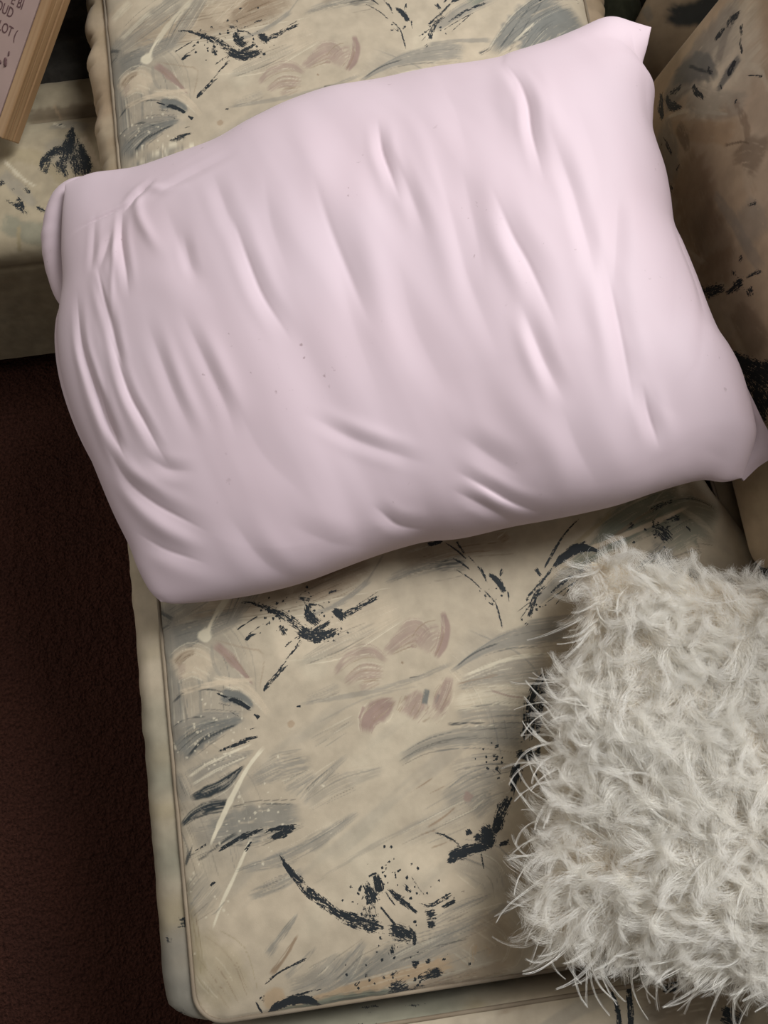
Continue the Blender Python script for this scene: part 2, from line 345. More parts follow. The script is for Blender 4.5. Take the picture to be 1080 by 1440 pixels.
# (pixel points, widths in pixels, colour, opacity, dryness)
SEAT = [
    # soft washes, upper left
    ([(226, 840), (236, 950), (252, 1080)], [40, 34, 30], 'blue', .5, .25), ([(250, 1240), (262, 1300), (275, 1380)], [24, 30, 30], 'olive', .5, .2),
    ([(215, 870), (290, 930), (300, 1040)], [90, 120, 110], 'grey', .42, .2), ([(240, 1060), (300, 1130), (330, 1230)], [70, 110, 90], 'grey', .3, .25), ([(260, 850), (380, 830), (500, 800)], [60, 70, 60], 'brown', .4, .25),
    ([(380, 900), (460, 890), (560, 850)], [60, 70, 40], 'pale', .4, .3), ([(640, 900), (720, 960), (740, 1060)], [60, 110, 80], 'grey', .3, .3), ([(420, 1400), (560, 1370), (700, 1320)], [60, 70, 60], 'grey', .35, .3),
    ([(560, 1180), (640, 1140), (720, 1100)], [30, 40, 40], 'grey', .3, .4), ([(430, 1130), (480, 1100), (540, 1080)], [20, 26, 14], 'grey', .4, .5), ([(440, 1240), (520, 1190), (600, 1150)], [6, 8, 6], 'grey', .4, .5),
    ([(225, 905), (300, 880), (345, 862)], [50, 40, 26], 'grey', .75, .25), ([(232, 880), (240, 960), (248, 1060)], [26, 30, 34], 'grey', .6, .3),
    ([(240, 900), (290, 883)], [36, 22], 'blue', .45, .25), ([(240, 945), (270, 930), (300, 945)], [40, 52, 40], 'pale', .75, .2),
    ([(245, 935), (258, 922), (275, 916)], [14, 12, 6], 'brown', .5, .3), ([(247, 942), (262, 938)], [22, 12], 'mauve', .35, .4),
    ([(205, 895), (238, 878)], [6, 10], 'dark', .6, .5),
    ([(302, 905), (320, 920), (345, 948), (357, 963)], [14, 16, 9, 3], 'mauve', .85, .25), ([(300, 900), (350, 912), (372, 920), (367, 968)], [3, 3, 3, 3], 'brown', .35, .4),
    ([(298, 905), (302, 935), (318, 960)], [5, 6, 4], 'grey', .5, .3), ([(300, 955), (340, 965), (365, 985), (380, 1005)], [14, 14, 12, 8], 'pale', .6, .3),
    ([(293, 890), (300, 872), (310, 858)], [5, 4, 2], 'cream', .9, .2),
    # arcs of the feathers
    ([(238, 990), (262, 972), (300, 970), (322, 980)], [5, 7, 5, 4], 'dark', .7, .5), ([(250, 975), (300, 962), (360, 955)], [8, 10, 6], 'pale', .7, .35),
    ([(310, 977), (340, 982), (357, 996)], [18, 22, 10], 'blue', .95, .15), ([(240, 1030), (285, 1012), (342, 1008)], [10, 24, 14], 'grey', .8, .3),
    ([(248, 1062), (280, 1035), (320, 1018), (345, 1010)], [34, 38, 26, 6], 'blue', .75, .3), ([(240, 1025), (262, 1012), (290, 1008)], [4, 5, 3], 'dark', .75, .55),
    ([(255, 1042), (280, 1024), (306, 1014)], [4, 5, 3], 'dark', .75, .5), ([(262, 1066), (290, 1038), (335, 1018)], [5, 7, 3], 'dark', .8, .5),
    ([(262, 1100), (300, 1078), (360, 1056)], [30, 26, 6], 'grey', .7, .4), ([(262, 1095), (300, 1070), (355, 1045)], [4, 5, 3], 'cream', .7, .4), ([(268, 1105), (310, 1080), (350, 1062)], [4, 4, 2], 'cream', .6, .4),
    ([(244, 1090), (252, 1110), (262, 1130)], [20, 24, 20], 'grey', .6, .35),
    ([(266, 1124), (295, 1112), (318, 1100), (345, 1075)], [8, 20, 15, 3], 'dark', .95, .3), ([(320, 1095), (342, 1076)], [4, 2], 'ink', .8, .4),
    ([(250, 1166), (272, 1145), (300, 1133), (325, 1130)], [6, 14, 17, 12], 'dark', .95, .33), ([(325, 1133), (370, 1128), (415, 1130)], [6, 6, 3], 'dark', .75, .55),
    ([(258, 1160), (290, 1146), (322, 1140)], [4, 6, 3], 'dark', .7, .5), ([(290, 1170), (360, 1155), (425, 1140)], [34, 52, 30], 'blue', .62, .28),
    ([(270, 1180), (330, 1165)], [30, 30], 'grey', .5, .35), ([(420, 1125), (450, 1095), (490, 1060)], [22, 20, 6], 'grey', .55, .5),
    ([(355, 1100), (390, 1082), (440, 1068)], [16, 34, 26], 'grey', .75, .52), ([(400, 1110), (445, 1085)], [20, 16], 'grey', .6, .55),
    ([(262, 1210), (300, 1190), (335, 1170)], [8, 10, 4], 'dark', .75, .55), ([(275, 1212), (310, 1192)], [7, 4], 'dark', .6, .6),
    ([(256, 1222), (262, 1205), (268, 1190)], [6, 9, 3], 'dark', .8, .45),
    # twigs
    ([(372, 1050), (350, 1078), (326, 1122), (308, 1160), (294, 1192)], [5, 6, 9, 8, 3], 'cream', .95, .12), ([(354, 1178), (330, 1232), (312, 1270), (298, 1308)], [4, 5, 5, 3], 'cream', .95, .15),
    # middle left
    ([(300, 1235), (280, 1260), (258, 1290)], [50, 50, 30], 'grey', .45, .35), ([(340, 1222), (400, 1205), (450, 1178), (505, 1140)], [12, 22, 22, 8], 'grey', .7, .42),
    ([(350, 1260), (400, 1238), (428, 1222)], [14, 22, 10], 'grey', .75, .42), ([(330, 1225), (400, 1198), (430, 1185)], [5, 6, 4], 'blue', .55, .5),
    ([(375, 1345), (398, 1312), (420, 1282)], [16, 10, 4], 'grey', .85, .42), ([(380, 1372), (400, 1345), (420, 1312)], [8, 8, 3], 'brown', .8, .45),
    ([(372, 1385), (395, 1366), (432, 1347)], [4, 3, 5], 'ink', .85, .35), ([(400, 1375), (420, 1358), (445, 1330)], [12, 9, 4], 'grey', .7, .45),
    ([(412, 1404), (432, 1398), (452, 1393)], [5, 4, 2], 'ink', .8, .4), ([(260, 1330), (300, 1370), (330, 1420)], [60, 90, 60], 'olive', .35, .2),
    ([(365, 1412), (372, 1402)], [12, 7], 'ink', .7, .5),
    # bottom fan
    ([(405, 1395), (440, 1380), (480, 1340)], [26, 34, 10], 'grey', .6, .42), ([(440, 1395), (475, 1375), (515, 1322)], [24, 36, 10], 'grey', .75, .42),
    ([(480, 1395), (520, 1370), (560, 1335)], [30, 50, 30], 'blue', .6, .35), ([(520, 1380), (575, 1350), (640, 1312)], [40, 44, 20], 'grey', .7, .35), ([(610, 1320), (680, 1290), (720, 1270)], [24, 26, 12], 'grey', .6, .45),
    ([(600, 1300), (640, 1278), (690, 1255)], [10, 16, 8], 'grey', .6, .5), ([(560, 1352), (610, 1332), (660, 1318)], [4, 5, 3], 'dark', .5, .55),
    ([(400, 1425), (470, 1405), (540, 1382), (640, 1352)], [12, 20, 18, 22], 'tan', .7, .15), ([(380, 1440), (460, 1424), (560, 1408)], [20, 34, 26], 'green', .85, .25),
    ([(560, 1405), (640, 1385), (720, 1362)], [22, 24, 24], 'brown', .45, .25), ([(660, 1300), (700, 1330), (690, 1360)], [70, 80, 50], 'tan', .3, .2),
    # mauve blooms
    ([(470, 948), (490, 925), (520, 916), (545, 930)], [8, 16, 16, 6], 'mauve', .55, .35), ([(485, 960), (510, 945), (540, 945)], [10, 26, 20], 'mauve', .5, .4),
    ([(505, 968), (535, 955)], [20, 14], 'mauve', .4, .45), ([(540, 920), (565, 898), (585, 888), (600, 905)], [10, 26, 40, 26], 'mauve', .6, .3),
    ([(590, 915), (605, 895), (620, 890)], [30, 34, 30], 'mauve', .45, .35), ([(622, 860), (626, 885), (622, 905), (612, 925)], [8, 16, 17, 10], 'mauve', .95, .22),
    ([(515, 1030), (520, 1010), (540, 993), (556, 983)], [16, 30, 34, 10], 'mauve', .9, .28), ([(505, 1010), (512, 992)], [3, 4], 'mauve', .8, .3), ([(512, 1010), (521, 995)], [3, 4], 'mauve', .8, .3),
    ([(572, 1008), (582, 990), (592, 970)], [30, 36, 14], 'mauve', .7, .35), ([(596, 990), (600, 968)], [8, 8], 'blue', .9, .3), ([(612, 990), (616, 975)], [5, 5], 'blue', .85, .3),
    ([(612, 1000), (624, 975), (632, 950)], [20, 26, 12], 'mauve', .75, .35), ([(604, 1010), (622, 990)], [20, 20], 'mauve', .35, .5),
    ([(562, 988), (572, 978)], [6, 8], 'brown', .8, .5), ([(560, 1000), (565, 992)], [5, 5], 'brown', .6, .6), ([(593, 1015), (606, 1010)], [9, 10], 'brown', .5, .6), ([(565, 933), (566, 930)], [4, 4], 'brown', .9, .2),
    # long grey lines
    ([(420, 990), (520, 972), (580, 955), (640, 930)], [5, 9, 10, 6], 'grey', .6, .38), ([(575, 953), (588, 950), (597, 947)], [2, 2, 2], 'dark', .8, .4),
    ([(420, 935), (470, 910), (530, 880)], [10, 24, 16], 'grey', .35, .48), ([(430, 985), (480, 965)], [12, 16], 'grey', .35, .5),
    ([(440, 1018), (520, 980), (600, 960)], [4, 5, 4], 'grey', .4, .5), ([(440, 1045), (500, 1010)], [20, 14], 'grey', .22, .5),
    # right fan of greys
    ([(632, 945), (668, 920), (710, 900), (770, 888), (800, 890)], [5, 12, 22, 34, 30], 'grey', .85, .25), ([(636, 940), (668, 917), (700, 904)], [3, 3, 3], 'dark', .6, .5),
    ([(640, 965), (700, 945), (770, 935)], [12, 34, 40], 'grey', .55, .38), ([(640, 962), (665, 955), (700, 948)], [3, 4, 3], 'brown', .6, .5), ([(650, 950), (720, 925), (790, 920)], [4, 7, 6], 'cream', .6, .4),
    ([(635, 990), (700, 980), (760, 985)], [26, 34, 34], 'cream', .4, .4), ([(688, 970), (715, 978), (735, 980)], [3, 3, 3], 'mauve', .7, .4),
    ([(560, 1068), (600, 1045), (660, 1032), (740, 1030)], [14, 22, 30, 44], 'blue', .5, .26), ([(640, 1008), (690, 1000), (740, 1000)], [20, 22, 18], 'grey', .6, .35),
    ([(628, 1017), (655, 1016), (682, 1014)], [4, 5, 2], 'dark', .75, .5), ([(640, 1021), (700, 1018)], [2, 2], 'cream', .8, .5), ([(690, 1015), (735, 1015)], [2, 2], 'dark', .5, .6),
    ([(630, 1085), (660, 1075), (720, 1068)], [22, 34, 22], 'grey', .4, .55), ([(620, 1125), (660, 1100), (700, 1085)], [22, 40, 40], 'grey', .6, .42), ([(660, 1140), (690, 1115)], [36, 30], 'grey', .6, .4),
    ([(650, 1080), (680, 1074), (712, 1072)], [2, 3, 2], 'dark', .6, .5), ([(576, 1112), (592, 1103), (608, 1092)], [2, 3, 2], 'brown', .8, .5), ([(594, 1119), (625, 1103)], [2, 2], 'brown', .7, .5),
    ([(600, 1162), (625, 1145), (640, 1132)], [3, 4, 2], 'brown', .7, .5), ([(588, 1172), (612, 1165)], [2, 2], 'brown', .7, .5), ([(605, 1190), (640, 1178)], [3, 2], 'brown', .6, .5),
    ([(640, 1200), (690, 1225), (700, 1260)], [40, 60, 40], 'grey', .35, .3),
    # upper right: behind the swallow tails
    ([(540, 820), (590, 800), (655, 782)], [10, 26, 34], 'grey', .6, .5), ([(600, 822), (650, 812)], [6, 10], 'dark', .45, .6), ([(610, 800), (655, 795)], [12, 22], 'dark', .45, .55),
    ([(420, 830), (470, 805), (520, 785)], [50, 60, 50], 'brown', .45, .3), ([(430, 868), (480, 848), (522, 815)], [8, 9, 9], 'grey', .8, .35), ([(510, 830), (540, 780)], [3, 3], 'grey', .6, .4),
    ([(560, 790), (640, 765), (720, 755)], [30, 44, 50], 'brown', .35, .3), ([(700, 762), (712, 752)], [16, 14], 'brown', .5, .5),
    ([(750, 850), (790, 815), (840, 785)], [12, 22, 22], 'grey', .75, .3), ([(800, 800), (840, 770), (880, 735)], [20, 34, 50], 'green', .75, .3),
    ([(840, 760), (900, 725), (960, 700)], [50, 60, 60], 'green', .8, .3), ([(920, 760), (970, 730), (1010, 740)], [60, 90, 60], 'green', .65, .28), ([(780, 790), (860, 720)], [8, 8], 'olive', .6, .4), ([(830, 780), (880, 742), (920, 715)], [5, 6, 4], 'brown', .6, .4),
    ([(812, 778), (870, 756), (920, 735), (968, 712)], [5, 9, 9, 4], 'pale', .95, .15), ([(955, 715), (985, 735), (1005, 755)], [10, 12, 8], 'pale', .35, .4),
]
SEAT_INK = [
    # swallow by the pillow
    ([(338, 847), (362, 850), (392, 862), (412, 874), (428, 886)], [4, 7, 12, 14, 10], .5), ([(432, 850), (436, 866), (450, 878)], [10, 15, 14], .4), ([(434, 850), (450, 852), (458, 858)], [6, 4, 3], .5),
    ([(418, 884), (440, 894), (462, 892), (476, 884)], [14, 20, 18, 8], .38), ([(440, 890), (456, 880), (466, 874)], [8, 8, 5], .4), ([(468, 858), (478, 864), (486, 872)], [8, 16, 16], .38),
    ([(480, 868), (505, 855), (533, 840)], [9, 8, 7], .5), ([(500, 853), (532, 833)], [2, 2], .55), ([(462, 835), (476, 830)], [4, 5], .5), ([(420, 842), (445, 845)], [8, 4], .65),
    ([(334, 886), (352, 874), (366, 866)], [3, 3, 2], .5), ([(346, 901), (354, 894), (362, 891)], [5, 6, 3], .25), ([(350, 893), (368, 880)], [2, 2], .5), ([(396, 880), (402, 895)], [10, 6], .62),
    ([(372, 968), (395, 940), (425, 900)], [4, 4, 6], .6), ([(372, 970), (405, 935)], [6, 3], .5), ([(400, 910), (430, 890)], [4, 6], .6), ([(375, 962), (372, 972)], [3, 3], .4),
    ([(322, 983), (336, 986), (354, 997)], [5, 8, 7], .3), ([(305, 974), (322, 982)], [3, 5], .5), ([(324, 1000), (338, 1007)], [1.5, 2], .5), ([(358, 1003), (366, 1009)], [3, 7], .2),
    ([(306, 1057), (330, 1048), (345, 1041), (367, 1034)], [3, 5, 8, 3], .42), ([(352, 1025), (362, 1022)], [2, 2], .6),
    ([(306, 1198), (330, 1182), (352, 1172), (372, 1163)], [4, 7, 9, 4], .42), ([(372, 1170), (392, 1163), (417, 1161)], [5, 8, 9], .4), ([(380, 1178), (398, 1170), (414, 1162)], [6, 12, 8], .3),
    ([(355, 1182), (345, 1196)], [4, 5], .35), ([(295, 1247), (302, 1240)], [4, 5], .4), ([(418, 993), (424, 992)], [2, 4], .3), ([(270, 1200), (290, 1188)], [3, 3], .6),
    # big swallow at the bottom
    ([(394, 1200), (408, 1222), (428, 1243)], [4, 10, 12], .38), ([(424, 1240), (450, 1262), (475, 1282), (500, 1292), (540, 1304)], [10, 11, 16, 22, 22], .45), ([(412, 1232), (432, 1254), (460, 1276)], [4, 7, 8], .5),
    ([(528, 1226), (532, 1240), (534, 1255)], [8, 16, 12], .32), ([(514, 1238), (520, 1254), (528, 1270)], [10, 18, 14], .42), ([(518, 1230), (530, 1225)], [3, 4], .3), ([(518, 1270), (522, 1292)], [18, 22], .6),
    ([(534, 1272), (545, 1285), (557, 1300)], [3, 3, 4], .2), ([(545, 1303), (562, 1308), (582, 1318)], [16, 22, 20], .42), ([(574, 1300), (583, 1312), (582, 1326)], [4, 5, 8], .35), ([(552, 1320), (575, 1323)], [3, 4], .5),
    ([(546, 1247), (562, 1262), (588, 1282)], [8, 9, 6], .42), ([(542, 1252), (556, 1272)], [3, 3], .5), ([(590, 1268), (606, 1270), (634, 1255)], [5, 7, 8], .55), ([(620, 1274), (640, 1264)], [5, 8], .4),
    ([(597, 1286), (614, 1282)], [14, 16], .5), ([(600, 1298), (613, 1298)], [10, 10], .4), ([(578, 1230), (590, 1248), (597, 1256)], [2, 2, 1.5], .5), ([(566, 1242), (578, 1252)], [9, 7], .65), ([(540, 1218), (545, 1216)], [8, 6], .65),
    ([(548, 1328), (552, 1342)], [16, 10], .62), ([(578, 1356), (590, 1355)], [9, 8], .5), ([(598, 1350), (606, 1354)], [9, 8], .5), ([(548, 1372), (562, 1364)], [8, 10], .6), ([(498, 1390), (506, 1380)], [6, 5], .5), ([(514, 1377), (516, 1370)], [4, 4], .4),
    ([(545, 1396), (562, 1400), (576, 1390)], [34, 42, 26], .42), ([(552, 1412), (575, 1408)], [20, 10], .45), ([(586, 1382), (604, 1374), (624, 1368)], [8, 16, 16], .5), ([(582, 1402), (600, 1396)], [14, 16], .58),
    ([(372, 1438), (390, 1420), (412, 1411), (436, 1412), (452, 1425)], [5, 12, 14, 12, 5], .12), ([(358, 1412), (364, 1428), (368, 1440)], [3, 4, 4], .4),
    # upright bow beside the fur
    ([(770, 945), (758, 960), (748, 985), (745, 1010), (742, 1040)], [10, 22, 24, 20, 12], .48), ([(760, 965), (757, 1000), (752, 1035)], [12, 9, 6], .4), ([(735, 1000), (734, 1040)], [5, 4], .4),
    ([(722, 1060), (738, 1060), (756, 1057)], [14, 17, 16], .42), ([(755, 1045), (754, 1072)], [5, 6], .4), ([(726, 1072), (722, 1090), (718, 1112)], [16, 16, 8], .45), ([(728, 1070), (720, 1118)], [4, 2], .3), ([(734, 1075), (729, 1100)], [2, 2], .5),
    ([(714, 1118), (706, 1132), (698, 1150)], [10, 18, 16], .48), ([(718, 1118), (708, 1140)], [3, 2], .3), ([(700, 1142), (698, 1158), (690, 1170)], [14, 16, 10], .35), ([(676, 1160), (684, 1170), (682, 1190)], [14, 24, 20], .3),
    ([(655, 1163), (660, 1172)], [8, 10], .35), ([(664, 1176), (680, 1172)], [8, 12], .4), ([(630, 1204), (645, 1197), (665, 1190), (690, 1186)], [16, 17, 14, 12], .32), ([(628, 1210), (650, 1200)], [10, 10], .4),
    ([(610, 1168), (628, 1174), (646, 1186)], [3, 6, 5], .55), ([(675, 1196), (677, 1208), (679, 1220)], [2, 2, 1.5], .3), ([(693, 1049), (700, 1047)], [4, 5], .4), ([(691, 1061), (697, 1061)], [4, 4], .4), ([(694, 1076), (702, 1086)], [12, 8], .62), ([(682, 1077), (686, 1080)], [4, 4], .3), ([(700, 1186), (716, 1180)], [8, 8], .5),
    # tails, upper right
    ([(626, 765), (642, 776), (655, 788)], [2.5, 3, 2], .4), ([(640, 762), (652, 780)], [5, 3], .4), ([(634, 785), (648, 793), (660, 803)], [3, 4, 2], .4), ([(637, 800), (660, 815), (676, 830)], [2, 2.5, 2], .45), ([(680, 832), (692, 845), (698, 858), (705, 885)], [2.5, 3, 3, 2.5], .4), ([(656, 782), (672, 800), (684, 822)], [2, 3, 2], .5), ([(674, 800), (682, 816)], [5, 3], .4),
    ([(686, 808), (698, 818), (708, 834)], [5, 11, 7], .25), ([(712, 832), (714, 848)], [3, 2], .3), ([(704, 800), (702, 814)], [6, 4], .6), ([(684, 846), (694, 852)], [4, 5], .6),
    ([(812, 730), (792, 752), (775, 778), (763, 800)], [2, 3, 4, 4], .4), ([(780, 770), (770, 788)], [6, 4], .4), ([(774, 800), (790, 785), (812, 772), (840, 776)], [5, 13, 14, 4], .12), ([(750, 800), (758, 812)], [9, 7], .5),
    ([(776, 798), (758, 820), (738, 842)], [3, 6, 4], .5), ([(766, 824), (750, 840), (742, 868)], [8, 10, 9], .5), ([(735, 880), (740, 875)], [8, 8], .55), ([(832, 796), (800, 812), (770, 836)], [5, 6, 4], .52), ([(812, 815), (790, 830), (763, 850)], [2, 2, 1.5], .45), ([(808, 818), (776, 853)], [2, 1.5], .45), ([(742, 848), (724, 862)], [1.5, 1.5], .5), ([(748, 845), (728, 872)], [1.5, 1.5], .5), ([(806, 770), (822, 762)], [3, 3], .4),
    ([(912, 742), (926, 748), (940, 762)], [14, 24, 20], .48), ([(930, 735), (955, 728)], [9, 10], .55), ([(910, 722), (925, 712), (945, 705)], [7, 10, 8], .6), ([(880, 745), (888, 738)], [8, 8], .6), ([(962, 740), (970, 748)], [5, 5], .6),
    ([(600, 768), (622, 762)], [8, 6], .3),
]
# what only the far cushion shows (photo pixels on the far cushion)
SEAT_FAR = [
    ([(150, 72), (200, 45), (262, 5)], [30, 44, 40], 'grey', .6, .38), ([(205, 95), (232, 55), (275, 10)], [6, 12, 12], 'cream', .55, .35), ([(170, 55), (215, 25)], [10, 12], 'cream', .45, .4),
    ([(238, 80), (262, 45), (290, 5)], [14, 30, 20], 'grey', .65, .35), ([(142, 60), (168, 72)], [16, 14], 'dark', .6, .4), ([(155, 25), (185, 5)], [20, 16], 'cream', .5, .4),
    ([(300, 40), (345, 0)], [40, 40], 'pale', .5, .3), ([(345, 25), (400, 0)], [26, 30], 'brown', .45, .35),
    ([(690, 85), (730, 45), (790, 5)], [20, 60, 90], 'blue', .8, .25), ([(735, 90), (770, 50), (815, 20)], [40, 60, 50], 'blue', .85, .22), ([(700, 80), (745, 15)], [3, 3], 'dark', .6, .5), ([(712, 85), (760, 10)], [3, 3], 'dark', .6, .5), ([(720, 70), (750, 40)], [5, 5], 'cream', .5, .5),
    ([(600, 75), (640, 70), (690, 68)], [8, 9, 10], 'grey', .7, .35), ([(672, 88), (688, 78)], [8, 7], 'dark', .8, .6),
]

def paint_seat(X, Y, seed):
    p = Print(X, Y, 'base', seed, 0.8, 0.55)
    R = np.random.default_rng(5)
    def wash(P, w, col, a, dry):
        p.stroke(P, w, col, min(1, a * 1.12), dry + .07, bw=.0011)
        if max(w) < .009: return
        L = spline(P, 12); T = np.gradient(L, axis=0); T /= np.linalg.norm(T, axis=1)[:, None] + 1e-9; Nn = np.c_[-T[:, 1], T[:, 0]]
        wi = np.interp(np.linspace(0, 1, 12), np.linspace(0, 1, len(w)), w)
        dk = {'grey': 'blue', 'blue': 'dark', 'green': 'dark', 'mauve': 'brown', 'pale': 'cream', 'brown': 'umber', 'tan': 'pale', 'olive': 'brown', 'cream': 'pale'}.get(col, 'grey')
        for k in range(int(6 + max(w) / .004)):
            o = R.uniform(-.62, .62); i = R.integers(0, 7); j = R.integers(i + 4, 12)
            Q = L[i:j + 1] + Nn[i:j + 1] * (wi[i:j + 1] * o)[:, None]
            c, aa = [(dk, .7), (dk, .55), ('cream', .45), (col, .8), ('base', .6), ('dark', .5)][R.integers(0, 6 if col in ('grey', 'blue', 'green') else 5)]
            p.stroke(Q, R.uniform(.7, 2.6) * MPP * np.array([.6, 1, .5]), c, aa * R.uniform(.4, 1), .42, bw=.0012, n=8)
    for pts, w, col, a, dry in SEAT:
        wash(at_all(pts, .452), np.array(w) * MPP, col, a, dry)
    for pts, w, col, a, dry in SEAT_FAR:
        q = at_all(pts, .452); q[:, 1] -= 0.66
        wash(q, np.array(w) * MPP, col, a, dry)
    for pts, w, dry in SEAT_INK:
        p.stroke(at_all(pts, .452), np.array(w) * MPP * 1.1, 'ink', 1.0, dry, bw=.0011, bl=.012)
    p.blob(at(289, 893, .452), .0072, 'cream', .95, .3); p.blob(at(410, 1017, .452), .004, 'rust', .5, .4); p.blob(at(657, 1118, .452), .005, 'mauve', .8, .4); p.blob(at(385, 1410, .452), .012, 'tan', .7, .2)
    for c, r, n in (((392, 868), 14, 26), ((440, 850), 16, 24), ((470, 885), 14, 14), ((540, 1225), 16, 20), ((510, 1262), 10, 16), ((575, 1245), 14, 16), ((540, 1335), 30, 22), ((600, 1362), 22, 14), ((585, 1400), 16, 16), ((750, 1050), 16, 16), ((690, 1070), 14, 12), ((920, 752), 20, 16), ((690, 840), 10, 8), ((745, 855), 10, 12), ((610, 1275), 16, 12)):
        p.specks(at(*c, .452), r * MPP, n)
    for c, r, n in (((290, 1030), 24, 26), ((370, 1145), 34, 30), ((280, 1270), 30, 18), ((300, 1060), 24, 16)):
        p.specks(at(*c, .452), r * MPP, n, .0011, 'cream', .7)
    return p

# ------------------------------------------------------------------ floor
def floor():
    n = 2
    V = [(-2.6, -2.4, 0), (2.6, -2.4, 0), (2.6, 2.6, 0), (-2.6, 2.6, 0)]
    o = mesh_from('floor', np.array(V), [[0, 1, 2, 3]], CARPET, smooth=False)
    tag(o, 'dark maroon brown carpet on the floor', None, kind='structure'); return o
floor()

# ------------------------------------------------------------------ cushions with boxing and welt
def rr_outline(x0, x1, y0, y1, r, n, bow=None):
    """rounded rectangle, counter-clockwise, n points evenly spaced"""
    P = []
    for cx, cy, a0 in ((x1 - r, y0 + r, -90), (x1 - r, y1 - r, 0), (x0 + r, y1 - r, 90), (x0 + r, y0 + r, 180)):
        for k in range(13):
            a = math.radians(a0 + 90 * k / 12); P.append((cx + r * math.cos(a), cy + r * math.sin(a)))
    P.append(P[0]); P = np.array(P)
    if bow is not None: P[:, 0] += bow(P[:, 0], P[:, 1])
    s = np.r_[0, np.cumsum(np.linalg.norm(np.diff(P, axis=0), axis=1))]
    u = np.linspace(0, s[-1], n, endpoint=False)
    return np.stack([np.interp(u, s, P[:, 0]), np.interp(u, s, P[:, 1])], 1)

def sq2rr(A, B, x0, x1, y0, y1, r):
    """square grid (A, B in -1..1) -> rounded rectangle of corner radius r"""
    hx, hy = (x1 - x0) / 2, (y1 - y0) / 2
    t = np.maximum(np.abs(A), np.abs(B)) + 1e-9
    X = A * hx; Y = B * hy
    rho = r * t
    # along-edge coordinate beyond the straight part bends onto the arc
    ex = np.abs(X) - (hx * t - rho); ey = np.abs(Y) - (hy * t - rho)
    c = (ex > 0) & (ey > 0)
    onx = np.abs(A) >= np.abs(B)
    th = np.where(onx, ey / rho * math.pi / 4, math.pi / 2 - ex / rho * math.pi / 4)
    Xc = np.sign(A) * (hx * t - rho + rho * np.cos(th)); Yc = np.sign(B) * (hy * t - rho + rho * np.sin(th))
    return np.where(c, Xc, X) + (x0 + x1) / 2, np.where(c, Yc, Y) + (y0 + y1) / 2

